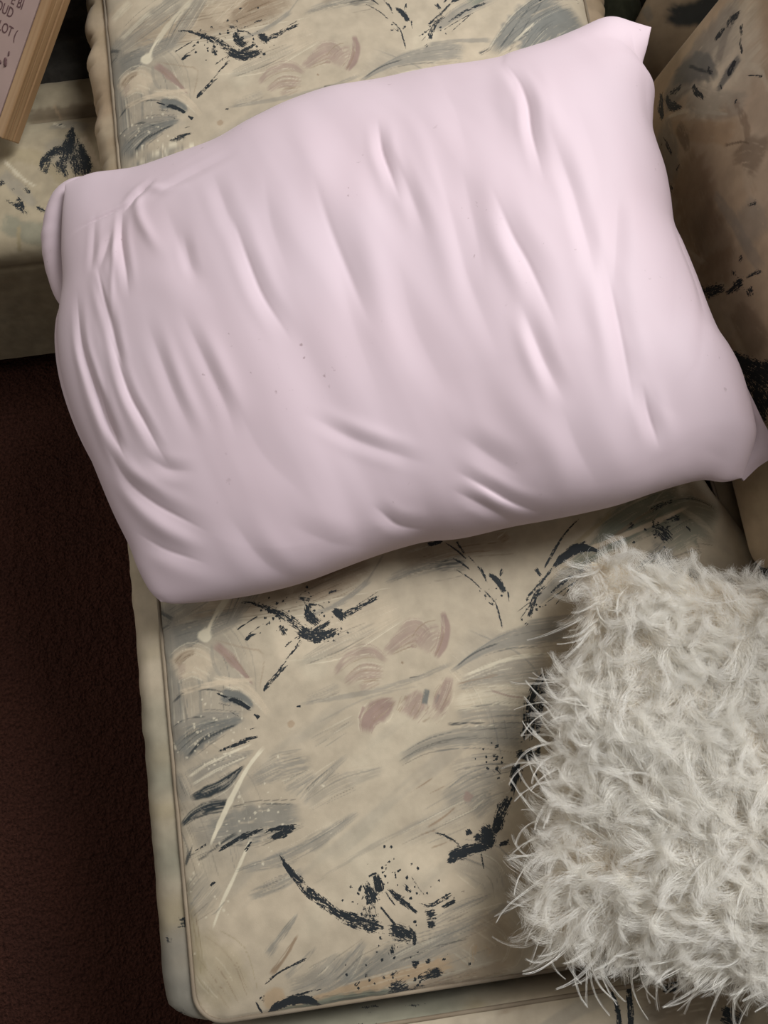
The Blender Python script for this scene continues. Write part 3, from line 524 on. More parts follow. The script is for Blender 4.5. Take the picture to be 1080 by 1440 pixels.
def seat_cushion(name, label, x0, x1, y0, y1, dy, nu, nv, seed, r=.026, bow=None, dome=.022, pleat=0.0, paint=None, group=None, zs=.440, fine=None):
    root = empty(name, ((x0 + x1) / 2, (y0 + y1) / 2 + dy, .335), label, 'cushion', group)
    a = np.linspace(-1, 1, nu); b = np.linspace(-1, 1, nv)
    if fine is not None:      # more rows where the cover is seen closely
        f0, f1, nf = fine; b = np.unique(np.r_[np.linspace(-1, f0, max(2, int((f0 + 1) / .02) + 2)), np.linspace(f0, f1, nf), np.linspace(f1, 1, max(2, int((1 - f1) / .02) + 2))]); nv = len(b)
    A, B = np.meshgrid(a, b, indexing='ij')
    X, Y = sq2rr(A, B, x0, x1, y0, y1, r)
    if bow is not None: X = X + bow(X, Y) * np.clip((A + 1) / 2, 0, 1)
    e = np.clip(1 - np.abs(A) ** 7, 0, 1) ** .6 * np.clip(1 - np.abs(B) ** 7, 0, 1) ** .6
    Z = zs + dome * e * (0.75 + 0.25 * (1 - A * A) * (1 - B * B))
    Z += .004 * (fbm(X * 7, Y * 7, seed) - .5) * e + .0016 * (fbm(X * 26, Y * 26, seed + 3) - .5) * e
    # small puckers where the cover is sewn to the welt
    edge = np.exp(-((1 - np.maximum(np.abs(A), np.abs(B))) / .05) ** 2)
    per = np.where(np.abs(A) > np.abs(B), Y, X)
    Z += edge * .0022 * (noise(per / .012, per * 0, seed + 11) - .5)
    p = paint(X, Y, seed)
    top = mesh_from('cover_top', np.stack([X, Y + dy, Z], -1).reshape(-1, 3), grid_faces(nu, nv), FAB, root, cols=p.c, ink=p.ink, br=p.br)
    # welt
    n = 700
    O = rr_outline(x0, x1, y0, y1, r, n, (lambda x, y: bow(x, y) * np.clip((x - x0) / (x1 - x0), 0, 1)) if bow is not None else None)
    cen = np.array([(x0 + x1) / 2, (y0 + y1) / 2])
    T = np.roll(O, -1, 0) - np.roll(O, 1, 0); T /= np.linalg.norm(T, axis=1)[:, None]
    Nn = np.stack([T[:, 1], -T[:, 0]], 1)
    s = np.arange(n) * np.linalg.norm(O[1] - O[0])
    wc = Print(s, s * 0, 'base', seed + 30, 1.0, 0); wc.mix(PAL['grey'], sstep(.45, .6, noise(s / .09, s * 0, seed + 31)) * .7); wc.mix(PAL['umber'], .5 + .2 * noise(s / .03, s * 0, seed + 32))
    tube('welt', np.c_[O + Nn * .0015, np.full(n, zs - .0005)] + np.array([0, dy, 0]), .0021, FAB, root, 8, True, wc.c)
    # boxing: bulges out under the welt
    m = 22
    k = np.linspace(0, 1, m)
    out = .002 + .039 * np.sin(np.pi * np.clip(k, 0, 1) ** .72) ** .85 - .012 * k
    zz = zs - .0015 - .104 * k ** 1.15
    S, K = np.meshgrid(s, k, indexing='ij')
    wr = 1 + (pleat * (np.abs(noise(S / .045, K * 1.2, seed + 40) - .5) * 2 - .6)) + .16 * (fbm(S / .03, K * 1.5, seed + 41) - .5)
    # neighbours press the ends flat
    press = 1 - .84 * np.clip(np.abs(Nn[:, 1]) * 1.3 - .3, 0, 1)
    o2 = out[None, :] * wr * press[:, None]
    crease = (pleat > 0) * .011 * np.exp(-(((S + .012 * K * np.sin(S * 40)) / .042) % 1 - .5) ** 2 / .0022) * np.sin(np.pi * K)
    o2 = o2 - crease
    BX = O[:, None, 0] + Nn[:, None, 0] * o2; BY = O[:, None, 1] + Nn[:, None, 1] * o2 + dy
    BZ = np.broadcast_to(zz[None, :], BX.shape) + .002 * (fbm(S / .02, K * 2, seed + 43) - .5)
    q = Print(S, K * .1, 'pale', seed + 50, .6, .1)
    sy = BY.ravel() - dy
    q.mix(PAL['base'], np.full(q.X.shape, .5))
    q.mix(PAL['green'], sstep(.5, .7, fbm(q.X / .2, q.Y * 4, seed + 52)) * .75)
    q.mix(PAL['blue'], sstep(y0 + .16, y0 + .04, sy) * sstep(.35, .6, fbm(q.X / .08, q.Y * 9, seed + 53)) * .8 if pleat == 0 else np.zeros(q.X.shape))
    q.mix(PAL['olive'], sstep(.5, .75, fbm(q.X / .05, q.Y * 12, seed + 54)) * .6)
    if pleat: q.mix(PAL['tan'], np.full(q.X.shape, .4)); q.mix(PAL['rust'], sstep(.3, .7, fbm(q.X / .06, q.Y * 10, seed + 58)) * .5)
    q.ink = np.maximum(q.ink, sstep(.74, .8, fbm(q.X / .03, q.Y / .012, seed + 55)) * .8)
    mesh_from('boxing', np.stack([BX, BY, BZ], -1).reshape(-1, 3), grid_faces(n, m, wrap=True), FAB, root, cols=q.c, ink=q.ink, br=q.br)
    # underside
    U = np.c_[O[:, 0] + Nn[:, 0] * o2[:, -1], O[:, 1] + Nn[:, 1] * o2[:, -1] + dy, BZ[:, -1]]
    Ui = np.c_[cen[0] + (O[:, 0] - cen[0]) * .02, cen[1] + dy + (O[:, 1] - cen[1]) * .02, np.full(n, zz[-1])]
    mesh_from('underside', np.stack([U, Ui], 1).reshape(-1, 3), grid_faces(n, 2, wrap=True), LINER, root)
    adopt(root)
    return root

bow_near = lambda x, y: .042 * sstep(.15, .03, y)
seat_cushion('seat_cushion', 'patterned sofa seat cushion under both the pillow and the fluffy cushion', -.222, .354, -.322, .315, 0, 640, 560, 3, paint=paint_seat, bow=bow_near, fine=(-.99, .46, 520), group='sofa seat cushions')
seat_cushion('seat_cushion', 'patterned sofa seat cushion beyond the pink pillow, in the corner of the sofa', -.222, .342, -.322, .315, .66, 560, 490, 3, paint=paint_seat, fine=(-.22, .58, 270), pleat=.35, group='sofa seat cushions', dome=.026)

def paint_third(X, Y, seed):
    p = Print(X, Y, 'base', seed, 1.0, .3)
    for pts, w, col, a, dry in [([(560, 1432), (640, 1412), (720, 1395)], [20, 30, 24], 'grey', .6, .3), ([(640, 1425), (700, 1402), (760, 1400)], [6, 7, 5], 'cream', .8, .2), ([(700, 1425), (780, 1400), (850, 1392)], [12, 14, 12], 'brown', .5, .3), ([(900, 1420), (1000, 1400), (1060, 1420)], [60, 70, 60], 'umber', .6, .3)]:
        p.stroke(at_all(pts, .44), np.array(w) * MPP, col, a, dry)
    for pts, w, dry in [([(862, 1395), (868, 1420), (870, 1450)], [6, 9, 9], .45), ([(888, 1370), (886, 1410), (884, 1450)], [9, 10, 10], .42), ([(930, 1392), (960, 1388)], [10, 14], .5), ([(540, 1425), (560, 1420), (605, 1410)], [16, 26, 20], .42), ([(1010, 1420), (1040, 1435)], [24, 30], .5)]:
        p.stroke(at_all(pts, .44), np.array(w) * MPP, 'ink', 1, dry)
    return p
seat_cushion('seat_cushion', 'patterned sofa seat cushion at the bottom edge, below the fluffy cushion', -.222, .36, -.98, -.352, 0, 420, 120, 77, paint=paint_third, fine=(.6, .99, 100), group='sofa seat cushions', zs=.434)

# ------------------------------------------------------------------ soft panels (rounded slabs bulging between their edges)
def slab(name, parent, origin, ux, uy, nrm, w, h, th, paint, nu, nv, bulge=.02, r=.05, seed=0, mat=None, wrinkle=.003, sag=None):
    """cushion slab: front face w x h on the plane origin + u*ux + v*uy, bulging along nrm; th thick"""
    ux, uy, nrm = (np.array(v, float) / np.linalg.norm(v) for v in (ux, uy, nrm)); origin = np.array(origin, float)
    a = np.linspace(-1, 1, nu); b = np.linspace(-1, 1, nv)
    a = np.sign(a) * np.abs(a) ** .85; b = np.sign(b) * np.abs(b) ** .85
    A, B = np.meshgrid(a, b, indexing='ij')
    U, Vv = sq2rr(A, B, 0, w, 0, h, r)
    e = np.clip(1 - np.abs(A) ** 4, 0, 1) ** .5 * np.clip(1 - np.abs(B) ** 4, 0, 1) ** .5
    D = bulge * e + wrinkle * (fbm(U * 14, Vv * 9, seed) - .5) * 2 * e
    if sag is not None: D = D + sag(U, Vv) * e
    front = origin + U[..., None] * ux + Vv[..., None] * uy + D[..., None] * nrm
    p = paint(U, Vv, seed) if paint else None
    off = nu * nv
    back = origin + U[..., None] * ux + Vv[..., None] * uy - (th * e + .002)[..., None] * nrm
    V = np.vstack([front.reshape(-1, 3), back.reshape(-1, 3)])
    F = grid_faces(nu, nv); cr = np.dot(np.cross(ux, uy), nrm) < 0
    if cr: F = F[:, ::-1]
    F2 = F[:, ::-1] + off
    # rim strip
    ring = np.r_[np.arange(nu) * nv, (nu - 1) * nv + np.arange(1, nv), (np.arange(nu - 1)[::-1]) * nv + nv - 1, np.arange(1, nv - 1)[::-1]]
    r2 = np.roll(ring, -1)
    R = np.stack([ring, ring + off, r2 + off, r2], 1)
    if cr: R = R[:, ::-1]
    cols = ink = br = None
    if p is not None: cols = np.vstack([p.c, p.c]); ink = np.r_[p.ink, p.ink]; br = np.vstack([p.br, p.br])
    return mesh_from(name, V, np.vstack([F, F2, R]), mat or FAB, parent, cols=cols, ink=ink, br=br)

# ------------------------------------------------------------------ sofa frame
def box_mesh(name, x0, x1, y0, y1, z0, z1, mat, parent, r=.02, paint=None, nx=24, ny=24, nz=12):
    """box with rounded long edges, subdivided"""
    V = []; F = []
    import bmesh
    bm = bmesh.new(); bmesh.ops.create_cube(bm, size=1)
    for v in bm.verts: v.co = Vector(((x0 + x1) / 2 + v.co.x * (x1 - x0), (y0 + y1) / 2 + v.co.y * (y1 - y0), (z0 + z1) / 2 + v.co.z * (z1 - z0)))
    bmesh.ops.bevel(bm, geom=bm.edges[:], offset=r, segments=4, affect='EDGES', profile=.5)
    me = bpy.data.meshes.new(name); bm.to_mesh(me); bm.free()
    for p in me.polygons: p.use_smooth = True
    me.materials.append(mat)
    c = me.color_attributes.new('print', 'FLOAT_COLOR', 'POINT')
    col = np.ones((len(me.vertices), 4), np.float32); col[:, :3] = PAL['olive']; c.data.foreach_set('color', col.ravel())
    o = bpy.data.objects.new(name, me); COL.objects.link(o); o.parent = parent
    return o

sofa = empty('sofa', (.15, .1, 0), 'cream sofa frame with painterly grey and black print, beneath the seat cushions', 'sofa')
def paint_plain(base, ang=.4, extra=None):
    def f(X, Y, seed):
        p = Print(X, Y, base, seed, 1.0, ang)
        p.mix(PAL['grey'], sstep(.5, .7, fbm(X * 8, Y * 8, seed + 60)) * .35)
        if extra: extra(p)
        return p
    return f
# deck under the cushions, front rail of the long run, backs
box_mesh('seat_deck', -.20, .60, -1.02, 1.18, .10, .335, DECK, sofa, .012)
slab('front_apron', sofa, (-.212, .53, .06), (0, -1, 0), (0, 0, 1), (-1, 0, 0), 1.55, .265, .01, paint_plain('base'), 260, 50, .006, .02, 5)
box_mesh('back_frame', .53, .66, -1.02, 1.2, .06, .74, FAB, sofa, .04)
box_mesh('back_frame', -.20, .66, 1.13, 1.26, .06, .74, FAB, sofa, .04)
for y in (-.98, .98):
    for x in (-.13, .58): box_mesh('foot', x - .03, x + .03, y - .03, y + .03, 0, .10, LINER, sofa, .006)
adopt(sofa)

# back cushion against the right-hand frame, facing the seat
BO = np.array([.384, .575, .453]); BUX = np.array([0, -1, 0.]); BUY = np.array([.27, 0, .963]); BN = np.array([-.963, 0, .27])
def on_back(pts):
    out = []
    for px, py in pts:
        d = CM @ np.array([px - 540.0, 720.0 - py, -FPX])
        o = np.array([0, 0, CAMH]); t = np.dot(BO + BN * .012 - o, BN) / np.dot(d, BN); q = o + t * d - BO
        out.append((np.dot(q, BUX), np.dot(q, BUY)))
    return np.array(out)
def paint_back(X, Y, seed):
    p = Print(X, Y, 'pale', seed, .5, -.3); p.mix(PAL['tan'], .55)
    k = 1.0 / FPX
    for pts, w, col, a, dry in [
        ([(960, 150), (1030, 80), (1080, 30)], [60, 110, 110], 'cream', .85, .2), ([(930, 150), (960, 118), (1000, 80)], [24, 34, 30], 'blue', .7, .3), ([(950, 135), (975, 120), (1005, 118)], [6, 8, 6], 'cream', .8, .35), ([(962, 105), (985, 100), (1008, 118)], [6, 6, 5], 'cream', .7, .4), ([(1000, 140), (1020, 100), (1045, 60)], [5, 6, 6], 'cream', .9, .3), ([(1055, 90), (1075, 100), (1090, 130)], [6, 7, 6], 'cream', .8, .3), ([(940, 178), (990, 185), (1040, 190)], [16, 24, 24], 'tan', .7, .25), ([(1060, 180), (1075, 240), (1085, 300)], [30, 40, 40], 'pale', .5, .3), ([(935, 140), (985, 85), (1050, 20)], [30, 60, 60], 'grey', .8, .25), ([(1000, 100), (1040, 60), (1080, 20)], [26, 40, 50], 'cream', .45, .35), ([(945, 110), (985, 95), (1012, 105)], [18, 34, 20], 'blue', .85, .2), ([(975, 75), (1000, 90), (1015, 112)], [8, 16, 8], 'blue', .7, .3), ([(970, 92), (995, 100), (1010, 104)], [4, 5, 3], 'dark', .8, .45), ([(1015, 90), (1022, 60), (1030, 35)], [10, 14, 10], 'grey', .7, .3),
        ([(1015, 130), (1030, 105), (1048, 80)], [8, 13, 10], 'blue', .9, .25), ([(1040, 115), (1060, 85), (1080, 62)], [5, 6, 6], 'cream', .8, .2), ([(1045, 110), (1046, 140)], [6, 5], 'cream', .7, .25), ([(1035, 120), (1080, 160), (1100, 200)], [30, 60, 60], 'pale', .6, .2),
        ([(935, 166), (970, 156), (1030, 161)], [4, 6, 3], 'cream', .95, .15), ([(1040, 142), (1055, 175), (1060, 200)], [5, 10, 8], 'brown', .7, .3), ([(970, 130), (1010, 148), (1060, 145)], [30, 36, 20], 'grey', .45, .3),
        ([(925, 175), (940, 215), (945, 260)], [40, 46, 30], 'grey', .75, .35), ([(955, 175), (968, 200), (970, 215)], [14, 18, 10], 'umber', .6, .45), ([(960, 220), (985, 300), (1005, 350)], [60, 80, 60], 'rust', .55, .25), ([(985, 290), (1010, 340), (1020, 380)], [40, 60, 60], 'umber', .35, .25),
        ([(1035, 225), (1060, 215), (1085, 225)], [14, 34, 40], 'umber', .55, .35), ([(1010, 270), (1040, 310), (1080, 380)], [10, 14, 14], 'grey', .5, .3), ([(1050, 290), (1080, 340)], [36, 50], 'grey', .5, .3), ([(1025, 205), (1050, 200), (1062, 203)], [3, 3, 2], 'umber', .7, .4),
        ([(960, 345), (975, 358), (1000, 372)], [6, 7, 5], 'pale', .6, .4), ([(985, 400), (1005, 380), (1040, 370)], [30, 40, 40], 'rust', .5, .3), ([(985, 420), (1010, 445), (1035, 480)], [30, 44, 26], 'pale', .6, .35), ([(1040, 430), (1060, 460), (1080, 500)], [30, 40, 40], 'umber', .35, .3), ([(1010, 480), (1040, 500)], [26, 30], 'rust', .35, .4)]:
        p.stroke(on_back(pts), np.array(w) * k, col, a, dry)
    for pts, w, dry in [([(935, 135), (942, 148), (962, 152)], [7, 10, 4], .4), ([(925, 130), (926, 150), (930, 170)], [10, 12, 8], .4), ([(940, 132), (950, 128), (962, 120)], [5, 7, 4], .5), ([(1008, 60), (1014, 50), (1024, 40)], [5, 8, 5], .5), ([(1000, 96), (1008, 104)], [5, 5], .5), ([(1052, 78), (1049, 60), (1051, 45)], [3, 4, 3], .5), ([(950, 240), (958, 232)], [6, 5], .6), ([(978, 120), (985, 130), (998, 140)], [5, 8, 3], .45), ([(1030, 108), (1038, 92), (1042, 85)], [6, 8, 4], .35), ([(1024, 40), (1032, 28), (1045, 18)], [8, 12, 6], .5), ([(1020, 124), (1022, 122)], [5, 5], .2), ([(1050, 52), (1048, 35)], [3, 5], .45), ([(1040, 142), (1042, 144)], [4, 4], .2), ([(1056, 106), (1080, 108)], [2, 2], .4),
        ([(930, 190), (938, 205), (945, 218)], [4, 5, 4], .5), ([(925, 202), (928, 205)], [8, 8], .6), ([(938, 262), (945, 268)], [10, 8], .55), ([(978, 400), (985, 412), (1000, 415)], [12, 18, 12], .42), ([(995, 412), (1012, 408), (1028, 405)], [13, 12, 8], .42), ([(1028, 414), (1045, 402), (1055, 395)], [3, 9, 14], .42), ([(1058, 392), (1080, 380)], [3, 3], .35), ([(1060, 405), (1066, 418)], [12, 8], .6), ([(1055, 360), (1048, 368)], [5, 5], .5), ([(1040, 378), (1042, 390)], [6, 7], .65),
        ([(1015, 492), (1035, 505), (1065, 520), (1095, 540)], [6, 20, 24, 30], .36), ([(1045, 525), (1065, 550), (1090, 590)], [12, 30, 50], .4), ([(1070, 510), (1100, 530)], [14, 26], .45), ([(1060, 290), (1075, 285)], [5, 6], .6)]:
        p.stroke(on_back(pts), np.array(w) * k * 1.25, 'ink', 1, dry)
    return p
bc = empty('back_cushion', (.45, .3, .34), 'brown-tinged patterned back cushion leaning at the right of the pink pillow', 'cushion', 'sofa back cushions')
slab('cover', bc, BO, BUX, BUY, BN, .555, .40, .085, paint_back, 330, 250, .020, .022, 9, wrinkle=.004)
adopt(bc)
def paint_low(X, Y, seed):
    p = Print(X, Y, 'olive', seed, .8, .3); p.mix(PAL['umber'], sstep(.45, .65, fbm(X * 7, Y * 9, seed + 4)) * .6); return p
bc2 = empty('back_cushion', (.45, -.3, .34), 'patterned back cushion behind the fluffy cushion, almost out of view', 'cushion', 'sofa back cushions')
slab('cover', bc2, BO + np.array([.105, -.575, .012]), BUX, BUY, BN, .60, .40, .03, paint_low, 160, 120, .012, .05, 14)
adopt(bc2)

# corner cushion: plain tan face, dark olive bloom at the top
CO = np.array([.402, .70, .34]); CUX = np.array([.75, -.66, 0]); CN = np.array([-.66 * .8, -.75 * .8, .6]); CN /= np.linalg.norm(CN)
CUX /= np.linalg.norm(CUX); CUY = np.cross(CN, CUX); CUY = CUY if CUY[2] > 0 else -CUY
def on_corner(pts):
    out = []
    for px, py in pts:
        d = CM @ np.array([px - 540.0, 720.0 - py, -FPX]); o = np.array([0, 0, CAMH]); t = np.dot(CO + CN * .01 - o, CN) / np.dot(d, CN); q = o + t * d - CO
        out.append((np.dot(q, CUX), np.dot(q, CUY)))
    return np.array(out)
def paint_corner(X, Y, seed):
    p = Print(X, Y, 'brown', seed, .3, .3)
    p.mix(PAL['tan'], np.full(p.X.shape, .3))
    k = .75 / FPX
    p.stroke(on_corner([(935, 15), (960, 22), (1000, 12), (1040, -10)]), np.array([30, 44, 60, 60]) * k, 'dark', .95, .15, soft=.5)
    p.stroke(on_corner([(905, 10), (915, 30)]), np.array([16, 14]) * k, 'grey', .6, .3)
    return p
cc = empty('corner_cushion', (.45, .8, .34), 'plain tan corner cushion behind the top corner of the pink pillow', 'cushion', 'sofa back cushions')
slab('cover', cc, CO, CUX, CUY, CN, .17, .30, .03, paint_corner, 120, 160, .008, .02, 21, wrinkle=.002)
adopt(cc)
def throw():
    nu, nv = 70, 110
    u, v = np.meshgrid(np.linspace(0, 1, nu), np.linspace(0, 1, nv), indexing='ij')
    X = .394 + .062 * u + .006 * (fbm(u * 3, v * 4, 5) - .5); Y = .735 + .24 * v
    e = np.clip(np.sin(np.pi * u), 0, 1) ** .5 * np.clip(np.sin(np.pi * v), 0, 1) ** .35
    Z = .337 + e * (.040 + .016 * np.sin(v * 26 + 3 * u + 3 * fbm(u * 2, v * 3, 8)) * .5 + .02 * (fbm(u * 4, v * 7, 6) - .5))
    o = mesh_from('velvet_throw', np.stack([X, Y, Z], -1).reshape(-1, 3), grid_faces(nu, nv), OLIVE)
    tag(o, 'dark olive velvet cloth stuffed beside the far seat cushion', 'throw')
throw()

# ------------------------------------------------------------------ the neighbouring seat at the upper left, its cushion taken off
seat2 = empty('sofa_section', (-.75, .9, 0), 'sofa section with bare dark deck and patterned front rail under the wooden sign', 'sofa')
def rail():
    # cross-section (y, z) swept along x, from the deck over the roll and down the front
    prof = spline([(.80, .322), (.776, .346), (.75, .350), (.734, .347), (.726, .341), (.716, .350), (.69, .358), (.65, .360), (.60, .360), (.565, .356), (.549, .342), (.545, .322), (.549, .308), (.546, .298), (.545, .25), (.543, .15), (.540, .055)], 190)
    x = np.linspace(-1.25, -.2585, 420)
    Xg, K = np.meshgrid(x, np.arange(190), indexing='ij')
    s = np.r_[0, np.cumsum(np.linalg.norm(np.diff(prof, axis=0), axis=1))]
    Sg = s[K]
    wr = .006 * (fbm(Xg * 12, Sg * 16, 5) - .5) * np.sin(np.clip(Sg / s[-1], 0, 1) * np.pi) + .002 * (fbm(Xg * 40, Sg * 25, 8) - .5)
    Yg = prof[K, 0]; Zg = prof[K, 1] + np.where(K < 80, wr, 0); Yg = Yg - np.where(K >= 80, wr, 0)
    # paint in plan while on top (x, y), x and arc length down the front
    p = Print(Xg, .74 - Sg, 'base', 91, .7, .9)
    p.mix(PAL['olive'], np.full(p.X.shape, .5))
    def onr(pts):
        q = at_all(pts, .36); return np.c_[q[:, 0], q[:, 1]]
    sref = np.interp(.65, prof[:70, 0][::-1], s[:70][::-1])
    p.Y = (.65 - (Sg - sref)).ravel()
    for pts, w, col, a, dry in [([(30, 150), (80, 146), (140, 138)], [34, 34, 34], 'umber', .6, .2), ([(70, 132), (78, 150)], [6, 5], 'tan', .5, .3), ([(0, 215), (60, 225), (95, 260)], [30, 30, 20], 'olive', .5, .25), ([(0, 245), (20, 260), (50, 290)], [26, 24, 16], 'grey', .6, .35), ([(5, 225), (30, 250), (50, 262)], [5, 6, 4], 'cream', .6, .3), ([(65, 175), (95, 170), (125, 178)], [14, 22, 22], 'grey', .6, .35), ([(70, 165), (90, 175)], [4, 5], 'cream', .7, .3), ([(60, 210), (90, 215), (120, 225)], [40, 50, 50], 'grey', .45, .25), ([(115, 190), (128, 215), (140, 240)], [14, 14, 10], 'pale', .7, .25), ([(0, 310), (40, 325), (90, 330)], [30, 40, 30], 'green', .6, .25), ([(26, 315), (22, 335), (18, 350)], [4, 8, 5], 'olive', .95, .1)]:
        p.stroke(onr(pts), np.array(w) * .86 / FPX, col, a, dry)
    for pts, w, dry in [([(99, 176), (92, 215), (82, 245)], [6, 24, 14], .5), ([(104, 185), (108, 220), (108, 250)], [8, 22, 16], .55), ([(112, 205), (122, 250)], [12, 22], .5), ([(72, 215), (62, 245)], [10, 12], .55), ([(100, 172), (100, 195), (96, 220)], [4, 14, 22], .32), ([(55, 240), (64, 222), (80, 212), (98, 205)], [8, 14, 16, 16], .38), ([(80, 225), (90, 240), (94, 252)], [26, 14, 8], .5), ([(112, 200), (118, 220), (124, 246)], [8, 18, 20], .32), ([(100, 215), (108, 235), (112, 248)], [18, 18, 14], .45), ([(8, 282), (24, 290), (40, 302)], [4, 10, 8], .52), ([(24, 276), (30, 288), (32, 300)], [6, 12, 8], .5), ([(34, 262), (42, 272)], [7, 9], .55), ([(0, 256), (6, 262)], [12, 10], .4), ([(18, 265), (22, 270)], [8, 6], .6), ([(80, 168), (83, 170)], [4, 4], .2), ([(50, 290), (70, 300)], [8, 10], .55)]:
        p.stroke(onr(pts), np.array(w) * .86 / FPX * 1.1, 'ink', 1, dry)
    mesh_from('front_rail', np.stack([Xg, Yg, Zg], -1).reshape(-1, 3), grid_faces(420, 190, flip=True), FAB, seat2, cols=p.c, ink=p.ink, br=p.br)
rail()
def deck2():
    nx, ny = 240, 160
    X, Y = np.meshgrid(np.linspace(-1.25, -.2585, nx), np.linspace(.776, 1.22, ny), indexing='ij')
    Z = .341 + .010 * (fbm(X * 9, Y * 14, 31) - .5) + .005 * (fbm(X * 22, Y * 40, 33) - .5) + .0025 * np.sin((Y + .02 * fbm(X * 4, Y * 4, 2)) * 180)
    mesh_from('deck_cloth', np.stack([X, Y, Z], -1).reshape(-1, 3), grid_faces(nx, ny), DECK, seat2)
deck2()
box_mesh('carcass', -1.25, -.26, .56, 1.26, .06, .30, LINER, seat2, .01)
box_mesh('back_frame', -1.25, -.26, 1.13, 1.26, .06, .74, FAB, seat2, .04)
for x in (-1.2, -.35): box_mesh('foot', x - .03, x + .03, .60, .66, 0, .07, LINER, seat2, .006)
adopt(seat2)

# ------------------------------------------------------------------ pillow in a pink case
def catm(pts, z): return at_all(pts, z)
TOPE = [(92, 258), (130, 244), (170, 240), (200, 236), (250, 222), (310, 203), (360, 177), (410, 153), (460, 136), (520, 123), (600, 108), (690, 97), (715, 89), (765, 71), (805, 52), (840, 34), (862, 29), (888, 33), (916, 38)]
RIGE = [(916, 38), (910, 66), (903, 95), (911, 114), (919, 132), (917, 160), (916, 190), (922, 215), (934, 252), (941, 290), (946, 327), (960, 360), (976, 400), (991, 440), (1006, 474), (1022, 497), (1036, 522), (1048, 556), (1058, 592), (1061, 614), (1053, 645), (1043, 672)]
BOTE = [(226, 846), (250, 849), (300, 845), (350, 838), (400, 827), (440, 815), (480, 800), (520, 785), (560, 772), (600, 762), (650, 757), (720, 741), (770, 732), (820, 722), (870, 710), (920, 693), (960, 681), (990, 675), (1018, 678), (1043, 672)]
LEFE = [(92, 258), (88, 300), (87, 350), (89, 400), (84, 440), (82, 480), (88, 530), (105, 590), (130, 650), (158, 718), (182, 768), (194, 800), (210, 830), (226, 846)]
